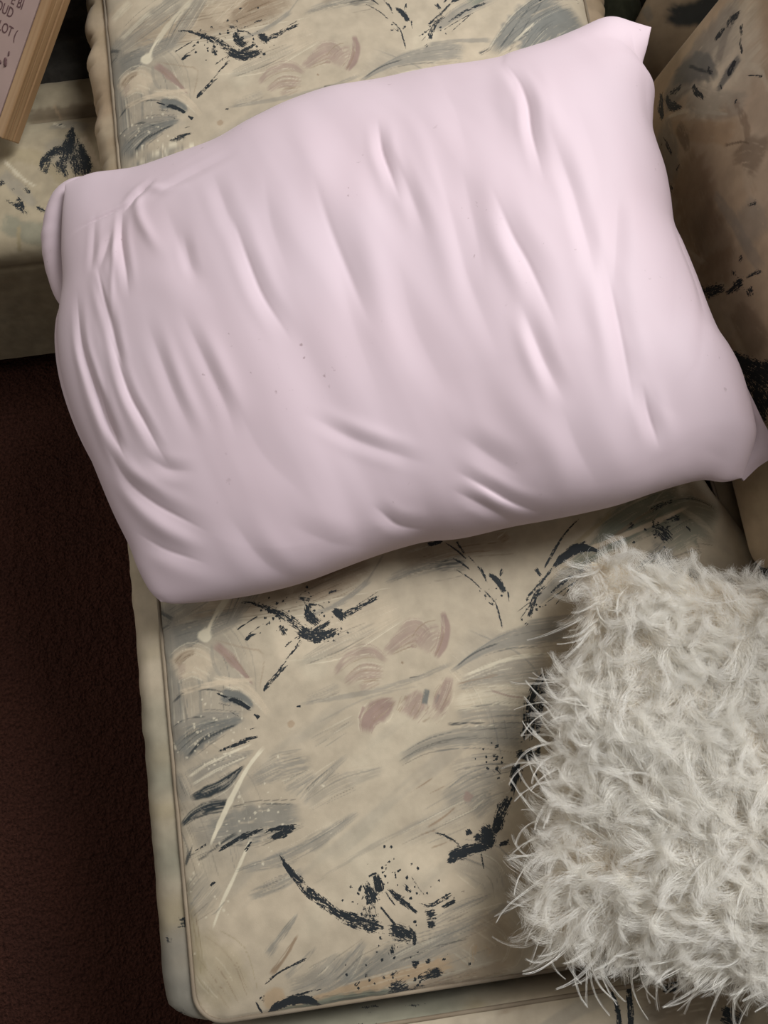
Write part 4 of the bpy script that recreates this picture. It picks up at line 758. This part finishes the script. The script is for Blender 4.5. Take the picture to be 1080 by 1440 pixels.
# folds: (pixels, depth in mm (+ up, - down), half width in px, kind)  v valley, r ridge, s step (lower on the left of its run)
FOLDS = [
    ([(533, 198), (538, 235), (548, 268), (558, 300)], -5.5, 9, 'v'), ([(556, 250), (573, 295), (590, 345)], -3.0, 10, 'v'), ([(505, 200), (512, 300), (530, 420), (550, 520)], 3.0, 22, 'r'), ([(575, 180), (600, 260), (620, 330)], 2.0, 14, 'r'),
    ([(450, 290), (468, 345), (490, 400), (512, 455)], -4.5, 20, 'v'), ([(338, 335), (352, 375), (374, 430), (402, 475)], -4.5, 11, 'v'), ([(306, 262), (326, 315), (345, 352)], -3.0, 12, 'v'), ([(378, 280), (388, 340), (410, 400)], -2.5, 16, 'v'),
    ([(712, 112), (724, 145), (733, 185), (736, 225), (745, 275)], -5.0, 9, 'v'), ([(700, 105), (705, 160), (715, 230)], 3.0, 16, 'r'), ([(752, 130), (760, 190), (768, 250)], 2.4, 14, 'r'), ([(768, 255), (788, 318), (802, 375), (812, 420)], -3.5, 11, 'v'),
    ([(688, 322), (708, 370), (730, 412), (755, 470)], -4.5, 15, 'v'), ([(645, 280), (655, 330), (668, 400)], -3.5, 18, 'v'), ([(610, 260), (630, 340), (650, 420), (680, 500)], -2.4, 15, 'v'), ([(595, 300), (620, 380), (640, 450)], 2.2, 16, 'r'), ([(672, 310), (690, 370), (715, 440)], 2.4, 14, 'r'), ([(848, 320), (842, 390), (838, 440)], -3.0, 12, 'v'), ([(870, 300), (872, 400), (866, 470)], 2.0, 18, 'r'),
    ([(726, 480), (748, 530), (770, 570)], -3.6, 10, 'v'), ([(715, 470), (728, 520), (750, 570)], 2.5, 12, 'r'), ([(832, 430), (846, 490), (856, 532), (868, 582)], -4.5, 14, 'v'), ([(810, 450), (825, 520), (840, 580)], 2.5, 16, 'r'), ([(884, 575), (893, 600), (906, 628)], -5.0, 11, 'v'), ([(875, 540), (905, 585), (935, 600)], -3.0, 26, 'v'), ([(960, 395), (968, 450), (958, 528)], -2.5, 10, 'v'), ([(930, 380), (925, 460), (915, 540)], -2.2, 20, 'v'),
    ([(944, 318), (944, 350), (957, 386), (968, 420), (972, 460)], -4.0, 7, 'v'), ([(655, 673), (690, 690), (725, 706), (770, 718)], -4.5, 8, 'v'), ([(662, 684), (700, 705), (745, 722)], 2.6, 8, 'r'), ([(657, 698), (700, 716), (748, 737)], -4.5, 8, 'v'), ([(455, 602), (507, 627), (572, 648)], -2.4, 9, 'v'), ([(470, 595), (520, 615), (570, 632)], 2.0, 12, 'r'),
    ([(535, 716), (560, 732), (594, 737)], -4.0, 9, 'v'), ([(655, 628), (690, 650), (720, 668)], -3.0, 13, 'v'), ([(600, 560), (660, 610), (720, 640)], 2.0, 26, 'r'), ([(780, 600), (800, 640), (830, 680)], -2.6, 18, 'v'), ([(700, 560), (735, 610), (780, 660)], 2.4, 20, 'r'),
    ([(92, 415), (98, 470), (114, 520), (136, 586), (158, 624)], -8.0, 7, 'v'), ([(86, 470), (98, 530), (122, 600), (150, 665)], 4.0, 8, 'r'), ([(128, 540), (138, 575), (152, 610)], -6.0, 8, 'v'), ([(135, 592), (150, 625), (172, 655), (212, 680)], 5.0, 11, 'r'), ([(140, 630), (165, 668), (205, 700), (260, 730)], -5.0, 11, 'v'), ([(146, 668), (180, 712), (215, 737), (262, 758)], 5.5, 12, 'r'), ([(180, 745), (215, 765), (258, 780)], -4.5, 11, 'v'), ([(195, 780), (230, 800), (290, 812)], 2.5, 14, 'r'),
    ([(156, 488), (176, 547), (198, 588), (216, 622), (230, 646)], -4.0, 7, 'v'), ([(150, 500), (165, 555), (185, 600), (205, 635)], 3.0, 11, 'r'), ([(205, 640), (230, 655), (260, 660)], -3.0, 9, 'v'), ([(272, 470), (300, 530), (322, 578), (332, 610)], -2.6, 9, 'v'), ([(218, 480), (244, 550), (266, 598)], -2.6, 10, 'v'), ([(240, 490), (262, 550), (285, 600)], 2.5, 11, 'r'), ([(300, 480), (322, 530), (345, 580)], 2.5, 12, 'r'), ([(330, 560), (370, 640), (420, 690)], -2.6, 22, 'v'),
    ([(368, 758), (410, 794), (470, 803), (540, 790)], 3.2, 16, 'r'), ([(330, 740), (370, 790), (430, 820)], -3.0, 16, 'v'), ([(420, 742), (470, 760), (520, 762)], -2.2, 14, 'v'),
    ([(182, 254), (188, 290), (206, 325), (222, 350)], 5.0, 9, 'r'), ([(160, 286), (161, 323), (172, 372), (178, 402)], -5.0, 7, 'v'), ([(199, 243), (225, 256), (250, 255)], 3.5, 9, 'r'), ([(168, 272), (180, 256), (200, 240)], -6.0, 7, 'v'), ([(215, 262), (260, 240), (310, 222)], -3.5, 9, 'v'), ([(128, 372), (139, 410), (152, 450)], -5.0, 8, 'v'), ([(112, 360), (126, 375), (142, 410), (155, 440)], 3.5, 8, 'r'), ([(143, 312), (137, 335), (131, 355)], -3.0, 7, 'v'), ([(115, 284), (115, 320), (114, 355)], -2.5, 6, 'v'), ([(150, 290), (151, 360), (152, 420)], 2.0, 5, 'r'), ([(151, 452), (160, 485), (166, 505)], -4.0, 7, 'v'),
    ([(84, 290), (118, 281), (160, 269)], -4.0, 4, 'v'), ([(190, 390), (230, 400), (270, 440)], 2.6, 26, 'r'), ([(236, 300), (256, 350), (275, 400)], -2.6, 16, 'v'), ([(262, 345), (272, 380), (282, 400)], -2.2, 8, 'v'),
    ([(1010, 560), (1022, 600), (1020, 640)], 2.0, 14, 'r'), ([(890, 40), (893, 65), (902, 92)], -4.0, 10, 'v'), ([(905, 112), (905, 150), (912, 190)], -3.5, 9, 'v'), ([(985, 640), (1015, 648), (1035, 655)], -1.0, 8, 'v'),
    ([(420, 160), (440, 230), (452, 300)], 2.0, 22, 'r'), ([(620, 120), (640, 190), (650, 250)], -2.0, 20, 'v'), ([(480, 400), (500, 480), (530, 560)], -2.2, 24, 'v'), ([(560, 400), (580, 480), (620, 560)], -2.0, 22, 'v'), ([(800, 200), (820, 280), (830, 350)], -1.8, 18, 'v'),
]
def pillow():
    nu, nv = 520, 380
    zl, zr = .500, .552
    def edge(pts, n, rev=False):
        q = []
        for p in pts:
            f = np.clip((p[0] - 500) / 520, 0, 1); f = f * f * (3 - 2 * f)
            z = zl + (zr - zl) * f
            x, y = at(p[0], p[1], z); q.append((x, y, z))
        return spline(np.array(q), n)
    u = np.linspace(0, 1, nu); v = np.linspace(0, 1, nv)
    u = .5 - .5 * np.sin(np.pi * (.5 - u)) * .35 - (.5 - u) * .65; v = .5 - .5 * np.sin(np.pi * (.5 - v)) * .45 - (.5 - v) * .55
    def samp(pts, t):
        C = edge(pts, 600); s = np.linspace(0, 1, 600)
        return np.stack([np.interp(t, s, C[:, k]) for k in range(3)], 1)
    T = samp(TOPE, u); B = samp(BOTE, u); Lf = samp(LEFE[::-1], v); R = samp(RIGE[::-1], v)   # v: 0 bottom .. 1 top
    U, V = u[:, None, None], v[None, :, None]
    P = (1 - V) * B[:, None] + V * T[:, None] + (1 - U) * Lf[None] + U * R[None] \
        - ((1 - U) * (1 - V) * B[0] + U * (1 - V) * B[-1] + (1 - U) * V * T[0] + U * V * T[-1])
    a = 2 * u[:, None] - 1; b = 2 * v[None, :] - 1
    ac = a - .12 * (1 - a * a); pu = np.where(ac < 0, 1 - np.abs(ac) ** 1.9, 1 - np.abs(ac) ** 2.6); pv = np.where(b < 0, 1 - np.abs(b) ** 3.3, 1 - np.abs(b) ** 2.6)
    infl = np.clip(pu, 0, 1) ** .56 * np.clip(pv, 0, 1) ** .56
    X, Y, Z0 = P[..., 0], P[..., 1], P[..., 2]
    sag = 1 + .10 * np.exp(-((a + .35) ** 2 + (b + .1) ** 2) / .3) - .05 * np.exp(-((a - .1) ** 2) / .05)
    H = .094 * infl * sag
    # folds: metres in plan at the crown's level
    disp = np.zeros_like(X); kpx = .66 / FPX
    fade = np.clip(infl * 2.2, 0, 1)
    for pts, amp, hw, kind in FOLDS:
        q0 = at_all(pts, .565); q0 = np.vstack([q0[0] + (q0[0] - q0[1]) * .6, q0, q0[-1] + (q0[-1] - q0[-2]) * .6]) if len(q0) > 2 else q0
        L = spline(q0, 20); w = hw * kpx * .92
        lo = L.min(0) - 5 * w; hi = L.max(0) + 5 * w
        idx = np.nonzero(((X > lo[0]) & (X < hi[0]) & (Y > lo[1]) & (Y < hi[1])).ravel())[0]
        if not len(idx): continue
        d, al, tot = poly_dist(L, X.ravel()[idx], Y.ravel()[idx])
        t = al / tot
        tp = sstep(-.02, .45, t) * sstep(1.02, .55, t)
        q = d / w
        if kind == 'v':
            g = np.exp(-np.abs(q) ** 1.5) + (.22 * np.exp(-(q / .28) ** 2) if amp <= -4 else 0) - .30 * np.exp(-((np.abs(q) - 2.0) / 1.0) ** 2)
        else:
            g = np.exp(-q ** 2 * .8)
        disp.ravel()[idx] += amp * .001 * g * tp
    # the cloth's own soft unevenness, drawn out along the run of the folds
    ca, sa = math.cos(1.25), math.sin(1.25)
    us = X * ca - Y * sa; vs = X * sa + Y * ca
    soft = .010 * (fbm(vs * 10, us * 4, 51, 2) - .5) + 0.0034 * (fbm(vs * 22, us * 5, 55, 2) - .5) + .0010 * (fbm(vs * 40, us * 10, 57, 2) - .5)
    Z = Z0 + H + (disp * .54 + soft) * fade
    V1 = np.stack([X, Y, Z], -1).reshape(-1, 3)
    root = empty('pillow', (.08, .35, .46), 'bed pillow in a pale pink jersey pillowcase lying across the sofa seat', 'pillow')
    # top and a flatter underside share the rim
    Hb = np.minimum(.030 + np.maximum(Z0 - .5, 0), .052) * np.clip(pu, 0, 1) ** .5 * np.clip(pv, 0, 1) ** .5
    inner = (np.arange(nu)[:, None] * nv + np.arange(nv)[None, :])
    st = 4
    iu = np.unique(np.r_[np.arange(0, nu, st), nu - 1]); iv = np.unique(np.r_[np.arange(0, nv, st), nv - 1])
    Vb = np.stack([X, Y, Z0 - Hb], -1)[np.ix_(iu, iv)].reshape(-1, 3)
    F = grid_faces(nu, nv); Fb = grid_faces(len(iu), len(iv), off=nu * nv, flip=True)
    mesh_from('pillowcase', np.vstack([V1, Vb]), np.vstack([F, Fb]), PINK, root)
    # the stuffed end showing in the mouth of the case: a short roll with gathers
    C = spline(np.array([[*at(128, 246, .49), .478], [*at(96, 262, .49), .474], [*at(80, 282, .49), .468], [*at(74, 320, .49), .464], [*at(77, 362, .49), .462], [*at(88, 405, .49), .464], [*at(104, 428, .49), .466]]), 140)
    t = np.linspace(0, 1, 140)
    r = .0215 * np.clip(np.sin(np.pi * np.clip(t * .96 + .02, 0, 1)), 0.05, 1) ** .45
    r = r * (1 + .05 * (noise(t * 11, t * 0, 3) - .5) + .012 * np.sin(t * 60) * np.exp(-((t - .52) / .2) ** 2))
    tube('pillow_end', C, r, PINK, root, 40)
    # the lower layers of the open mouth hanging beside each other
    for k, (pts, z, rad) in enumerate([([(90, 418), (84, 450), (86, 490), (96, 540), (116, 600), (140, 655), (160, 700)], .492, .0085), ([(94, 420), (93, 455), (98, 500), (112, 548), (132, 600), (150, 640)], .505, .0070)]):
        q = at_all(pts, z); C = spline(np.c_[q, np.full(len(q), z - .004)], 90); tt = np.linspace(0, 1, 90)
        tube('case_fold', C, rad * np.clip(np.sin(np.pi * np.clip(tt * .94 + .05, 0, 1)), .03, 1) ** .6, PINK, root, 14)
    # empty corner of the case sticking out beyond the filling
    inn = spline(np.array([[*at(px, py, z), z] for px, py, z in [(1012, 505, .548), (1030, 535, .545), (1042, 575, .542), (1046, 610, .538), (1036, 640, .535), (1020, 660, .532)]]), 60)
    outr = spline(np.array([[*at(px, py, z), z] for px, py, z in [(1024, 500, .552), (1040, 524, .552), (1058, 560, .549), (1072, 590, .546), (1083, 612, .543), (1087, 640, .540), (1066, 657, .537), (1046, 676, .535)]]), 60)
    k = np.linspace(0, 1, 24)[None, :, None]
    Fp = inn[:, None] * (1 - k) + outr[:, None] * k
    Fp[..., 2] += .004 * np.sin(np.pi * k[..., 0]) + .003 * np.sin(np.linspace(0, 9, 60))[:, None] * k[..., 0] * (1 - k[..., 0])
    Fl = Fp.copy(); Fl[..., 2] -= .0022
    ring = np.r_[np.arange(60) * 24 + 23]
    Rm = np.stack([ring[:-1], ring[1:], ring[1:] + 1440, ring[:-1] + 1440], 1)
    mesh_from('case_corner', np.vstack([Fp.reshape(-1, 3), Fl.reshape(-1, 3)]), np.vstack([grid_faces(60, 24, flip=True), grid_faces(60, 24, off=1440), Rm]), PINK, root)
    adopt(root)
    return root
pillow()

# ------------------------------------------------------------------ fluffy cushion
def fur_mat():
    m = bpy.data.materials.new('cream_wool'); m.use_nodes = True; N, L = m.node_tree.nodes, m.node_tree.links
    N.remove(N['Principled BSDF']); out = N['Material Output']
    hi = nd(N, 'ShaderNodeHairInfo')
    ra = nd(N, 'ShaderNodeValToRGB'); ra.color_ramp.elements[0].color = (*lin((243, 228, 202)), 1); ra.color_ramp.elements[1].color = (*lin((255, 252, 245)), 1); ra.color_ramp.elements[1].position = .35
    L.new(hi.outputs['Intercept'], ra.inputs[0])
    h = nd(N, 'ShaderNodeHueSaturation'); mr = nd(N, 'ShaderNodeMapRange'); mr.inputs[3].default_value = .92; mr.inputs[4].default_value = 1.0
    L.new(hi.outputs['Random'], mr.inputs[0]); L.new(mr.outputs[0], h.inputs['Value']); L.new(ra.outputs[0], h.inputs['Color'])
    d = nd(N, 'ShaderNodeBsdfDiffuse'); t = nd(N, 'ShaderNodeBsdfTranslucent'); mx = nd(N, 'ShaderNodeMixShader'); mx.inputs[0].default_value = .45
    g = nd(N, 'ShaderNodeBsdfGlossy'); g.inputs['Roughness'].default_value = .4; mg = nd(N, 'ShaderNodeMixShader'); mg.inputs[0].default_value = .08
    L.new(h.outputs[0], d.inputs[0]); L.new(h.outputs[0], t.inputs[0])
    L.new(d.outputs[0], mx.inputs[1]); L.new(t.outputs[0], mx.inputs[2]); L.new(mx.outputs[0], mg.inputs[1]); L.new(g.outputs[0], mg.inputs[2]); L.new(mg.outputs[0], out.inputs['Surface'])
    return m
FUR = fur_mat(); HIDE = plain_mat('cream_backing', (236, 224, 200), .9, .12, 90)

def fluffy():
    R = np.random.default_rng(21)
    root = empty('fluffy_cushion', (.26, -.13, .46), 'shaggy cream faux-fur cushion lying on the sofa seat', 'cushion')
    ang = math.radians(-18); ux = np.array([math.cos(ang), math.sin(ang)]); uy = np.array([-math.sin(ang), math.cos(ang)])
    hx, hy = .150, .158; cen = at(736, 1306, .50) + ux * (hx + .016) + uy * (hy + .016)
    th = .040; zc = .528; lean = .26
    nu = 90
    s = np.linspace(-1, 1, nu); A, B = np.meshgrid(s, s, indexing='ij')
    def puff(a, b): return np.clip(1 - np.abs(a) ** 3.2, 0, 1) ** .5 * np.clip(1 - np.abs(b) ** 3.2, 0, 1) ** .5
    def surf(a, b, side):
        pin = 1 - .05 * (1 - b * b) * np.abs(a) ** 3; pin2 = 1 - .05 * (1 - a * a) * np.abs(b) ** 3
        u = a * pin * hx; v = b * pin2 * hy
        return np.stack([cen[0] + u * ux[0] + v * uy[0], cen[1] + u * ux[1] + v * uy[1], zc + lean * (u + hx) * .7 - .018 + side * th * puff(a, b)], -1)
    Vt = surf(A, B, 1.0).reshape(-1, 3); Vb = surf(A, B, -1.0).reshape(-1, 3)
    mesh_from('cushion_body', np.vstack([Vt, Vb]), np.vstack([grid_faces(nu, nu), grid_faces(nu, nu, off=nu * nu, flip=True)]), HIDE, root)
    def frame(a, b, side):
        e = 1e-3; p = surf(a, b, side)
        du = surf(np.clip(a + e, -1, 1), b, side) - surf(np.clip(a - e, -1, 1), b, side); dv = surf(a, np.clip(b + e, -1, 1), side) - surf(a, np.clip(b - e, -1, 1), side)
        n = np.cross(du, dv) * np.asarray(side)[:, None]; n /= np.linalg.norm(n, axis=1)[:, None] + 1e-12
        return p, n
    M = 10; t = np.linspace(0, 1, M)
    def roots(n, rim):
        a = R.uniform(-1, 1, n); b = R.uniform(-1, 1, n); side = np.where(R.uniform(size=n) < 1 - rim, 1.0, -1.0)
        low = side < 0; q = R.uniform(.84, .99, n); pick = R.uniform(size=n) < .5; sg = np.where(R.uniform(size=n) < .5, -1, 1)
        a = np.where(low & pick, sg * q, a); b = np.where(low & ~pick, sg * q, b)
        return np.clip(a, -.985, .985), np.clip(b, -.985, .985), side
    def grow(a, b, side, ln, curl, seed, stand, wob, combw=.8):
        p, n = frame(a, b, side)
        th_ = (fbm(p[:, 0] * 11, p[:, 1] * 11, seed, 2) - .5) * 6.5 + math.pi * 1.2 + R.normal(size=len(a)) * .35
        comb = np.stack([np.cos(th_), np.sin(th_), 0 * th_], 1)
        outw = (np.stack([a, b], 1) ** 5)[:, :, None] * np.stack([ux, uy])[None]; outw = np.c_[outw.sum(1), np.zeros(len(a))]
        d = n * stand[:, None] + comb * combw + outw * .45; d /= np.linalg.norm(d, axis=1)[:, None]
        ph = R.uniform(0, 6.28, len(a)); fr = R.uniform(.4, 1.1, len(a)); cs = R.choice([-1, 1], len(a))
        pts = [p]
        for k in range(1, M):
            sv = np.cross(n, d); sv /= np.linalg.norm(sv, axis=1)[:, None] + 1e-9
            turn = (curl * cs * (.3 + 1.2 * t[k]) + wob * np.sin(ph + fr * 6.28 * t[k])) / (M - 1)
            d = d + sv * turn[:, None] - np.array([[0, 0, 1.0]]) * (.045 + .05 * t[k]) + R.normal(size=d.shape) * .04
            d /= np.linalg.norm(d, axis=1)[:, None]
            pts.append(pts[-1] + d * (ln / (M - 1))[:, None])
        G = np.stack(pts, 1)
        return G
    def settle(S, up, lift):
        """wool rests on the cushion and on the seat, it does not run through them"""
        loc = S[..., :2] - cen; u = loc @ ux; v = loc @ uy; la = u / hx; lb = v / hy
        ins = (np.abs(la) < .985) & (np.abs(lb) < .985)
        zt = zc + lean * (u + hx) * .7 - .018 + th * puff(la, lb) + .0015 + lift * t[None]
        S[..., 2] = np.where(ins & up[:, None], np.maximum(S[..., 2], zt), S[..., 2])
        S[..., 2] = np.maximum(S[..., 2], .464)
        return S
    def clump(G, K, spread, tight, frizz):
        n = len(G)
        offs = R.normal(size=(n, K, 1, 3)) * spread[:, None, None, None]
        pr = (1 - tight * t ** .7)[None, None, :, None]
        wav = R.normal(size=(n, K, 1, 3)) * frizz * np.sin(t[None, None, :, None] * R.uniform(5, 14, (n, K, 1, 1)) + R.uniform(0, 6.28, (n, K, 1, 1))) * t[None, None, :, None] ** .6
        return (G[:, None] + offs * pr + wav).reshape(-1, M, 3)
    sets = []
    NL, K = 2600, 36
    a, b, sd = roots(NL, .16)
    G = grow(a, b, sd, R.uniform(.026, .052, NL), R.uniform(.3, 2.4, NL), 5, R.uniform(.3, .9, NL), R.uniform(.3, 1.4, NL))
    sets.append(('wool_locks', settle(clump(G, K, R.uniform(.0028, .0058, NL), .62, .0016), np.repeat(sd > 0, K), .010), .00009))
    NU = 46000
    a, b, sd = roots(NU, .10)
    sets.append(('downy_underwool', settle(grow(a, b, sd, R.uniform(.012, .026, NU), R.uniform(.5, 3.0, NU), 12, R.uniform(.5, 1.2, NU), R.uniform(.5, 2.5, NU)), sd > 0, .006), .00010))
    NW, KW = 260, 10
    a, b, sd = roots(NW, .0)
    e = R.uniform(size=NW); a = np.where(e < .28, -.96, a); b = np.where((e > .28) & (e < .6), -.96, b)
    G = grow(a, b, sd, R.uniform(.045, .078, NW), R.uniform(.4, 1.8, NW), 5, R.uniform(.35, .8, NW), R.uniform(.2, .9, NW))
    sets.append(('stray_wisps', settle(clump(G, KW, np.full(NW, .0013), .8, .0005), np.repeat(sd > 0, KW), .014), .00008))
    for nm, S, r0 in sets:
        cu = bpy.data.hair_curves.new(nm); n = len(S)
        cu.add_curves([M] * n)
        cu.attributes['position'].data.foreach_set('vector', np.ascontiguousarray(S, np.float32).ravel())
        ra = cu.attributes.get('radius') or cu.attributes.new('radius', 'FLOAT', 'POINT')
        ra.data.foreach_set('value', np.tile(r0 * (1 - .6 * t ** 1.5), n).astype(np.float32))
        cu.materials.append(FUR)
        o = bpy.data.objects.new(nm, cu); COL.objects.link(o); o.parent = root; o['kind'] = 'stuff'
    adopt(root)
    return root
fluffy()

# ------------------------------------------------------------------ wooden sign with lettering
def sign():
    d = np.array([.595, .675, .44]); d /= np.linalg.norm(d)
    n = np.array([-.18, -.40, .90]); n -= d * np.dot(n, d); n /= np.linalg.norm(n)
    w = np.cross(d, n)
    th, ln, wd = .034, .30, .24
    A = np.array([*at(27, 203, .374), .374])                 # underside, bottom, outer corner
    M4 = Matrix(np.c_[np.vstack([np.stack([w, d, n], 1), [0, 0, 0]]), [*A, 1]].tolist())
    root = empty('wooden_sign', tuple(A), 'pine box sign with pinkish lettered face at the top left corner', 'sign')
    root.matrix_world = M4
    bpy.context.view_layer.update()
    import bmesh
    def part(name, x0, x1, y0, y1, z0, z1, mat, bev=.0012):
        bm = bmesh.new(); bmesh.ops.create_cube(bm, size=1)
        for v in bm.verts: v.co = Vector(((x0 + x1) / 2 + v.co.x * (x1 - x0), (y0 + y1) / 2 + v.co.y * (y1 - y0), (z0 + z1) / 2 + v.co.z * (z1 - z0)))
        bmesh.ops.bevel(bm, geom=bm.edges[:], offset=bev, segments=3, affect='EDGES', profile=.5)
        me = bpy.data.meshes.new(name); bm.to_mesh(me); bm.free(); me.materials.append(mat)
        o = bpy.data.objects.new(name, me); COL.objects.link(o); o.parent = root; return o
    # right side is built of three strips with shallow grooves between them
    part('side_strip', -.012, 0, 0, ln, 0, .0125, WOOD, .0016); part('side_strip', -.012, -.0008, 0, ln, .0132, .0235, WOOD, .0016); part('side_strip', -.012, 0, 0, ln, .0242, th, WOOD, .0016)
    part('side_panel', -wd, -wd + .012, 0, ln, 0, th, WOOD); part('end_panel', -wd + .012, -.012, 0, .012, 0, th - .001, WOOD); part('end_panel', -wd + .012, -.012, ln - .012, ln, 0, th - .001, WOOD)
    part('face_panel', -wd + .012, -.0125, .0, ln, th - .004, th + .0006, SIGNFACE, .0004)
    def local(px, py):
        dd = CM @ np.array([px - 540.0, 720.0 - py, -FPX]); o = np.array([0, 0, CAMH]); p0 = A + n * (th + .0006)
        t = np.dot(p0 - o, n) / np.dot(dd, n); q = o + dd * t - A; return np.dot(q, w), np.dot(q, d)
    def text(body, px, py, size, align='RIGHT'):
        c = bpy.data.curves.new('lettering', 'FONT'); c.body = body; c.size = size; c.align_x = align; c.extrude = .0002; c.space_character = 1.0
        o = bpy.data.objects.new('lettering', c); COL.objects.link(o); o.parent = root
        x, y = local(px, py); c.materials.append(SIGNINK)
        bpy.context.view_layer.update()
        me = bpy.data.meshes.new_from_object(o.evaluated_get(bpy.context.evaluated_depsgraph_get()))
        bpy.data.objects.remove(o); bpy.data.curves.remove(c)
        me.transform(Matrix.Diagonal((.62, 1, 1, 1))); me.name = 'lettering'
        if not me.materials: me.materials.append(SIGNINK)
        o = bpy.data.objects.new('lettering', me); COL.objects.link(o); o.parent = root; o.location = (x, y, th + .0008)
        return o
    text('E BI', 31, 14, .0155); text('LOUD', 16.5, 26, .0155); text('E LOT (', 21.5, 56, .0155)
    for pts in ([(13, 72), (12, 79)], [(8, 81), (7.5, 94)], [(-1, 84), (0.5, 90)]):
        l = [local(*p) for p in pts]; ww = .0009 if pts[0][0] == 13 else .0019
        P = spline(np.c_[np.array(l), np.full(2, th + .0009)], 8)
        tube('printed_mark', P, ww * np.array([.4, .8, 1, .7, 1, .8, .9, .4]), SIGNINK, root, 8).scale = (1, 1, 1)
sign()
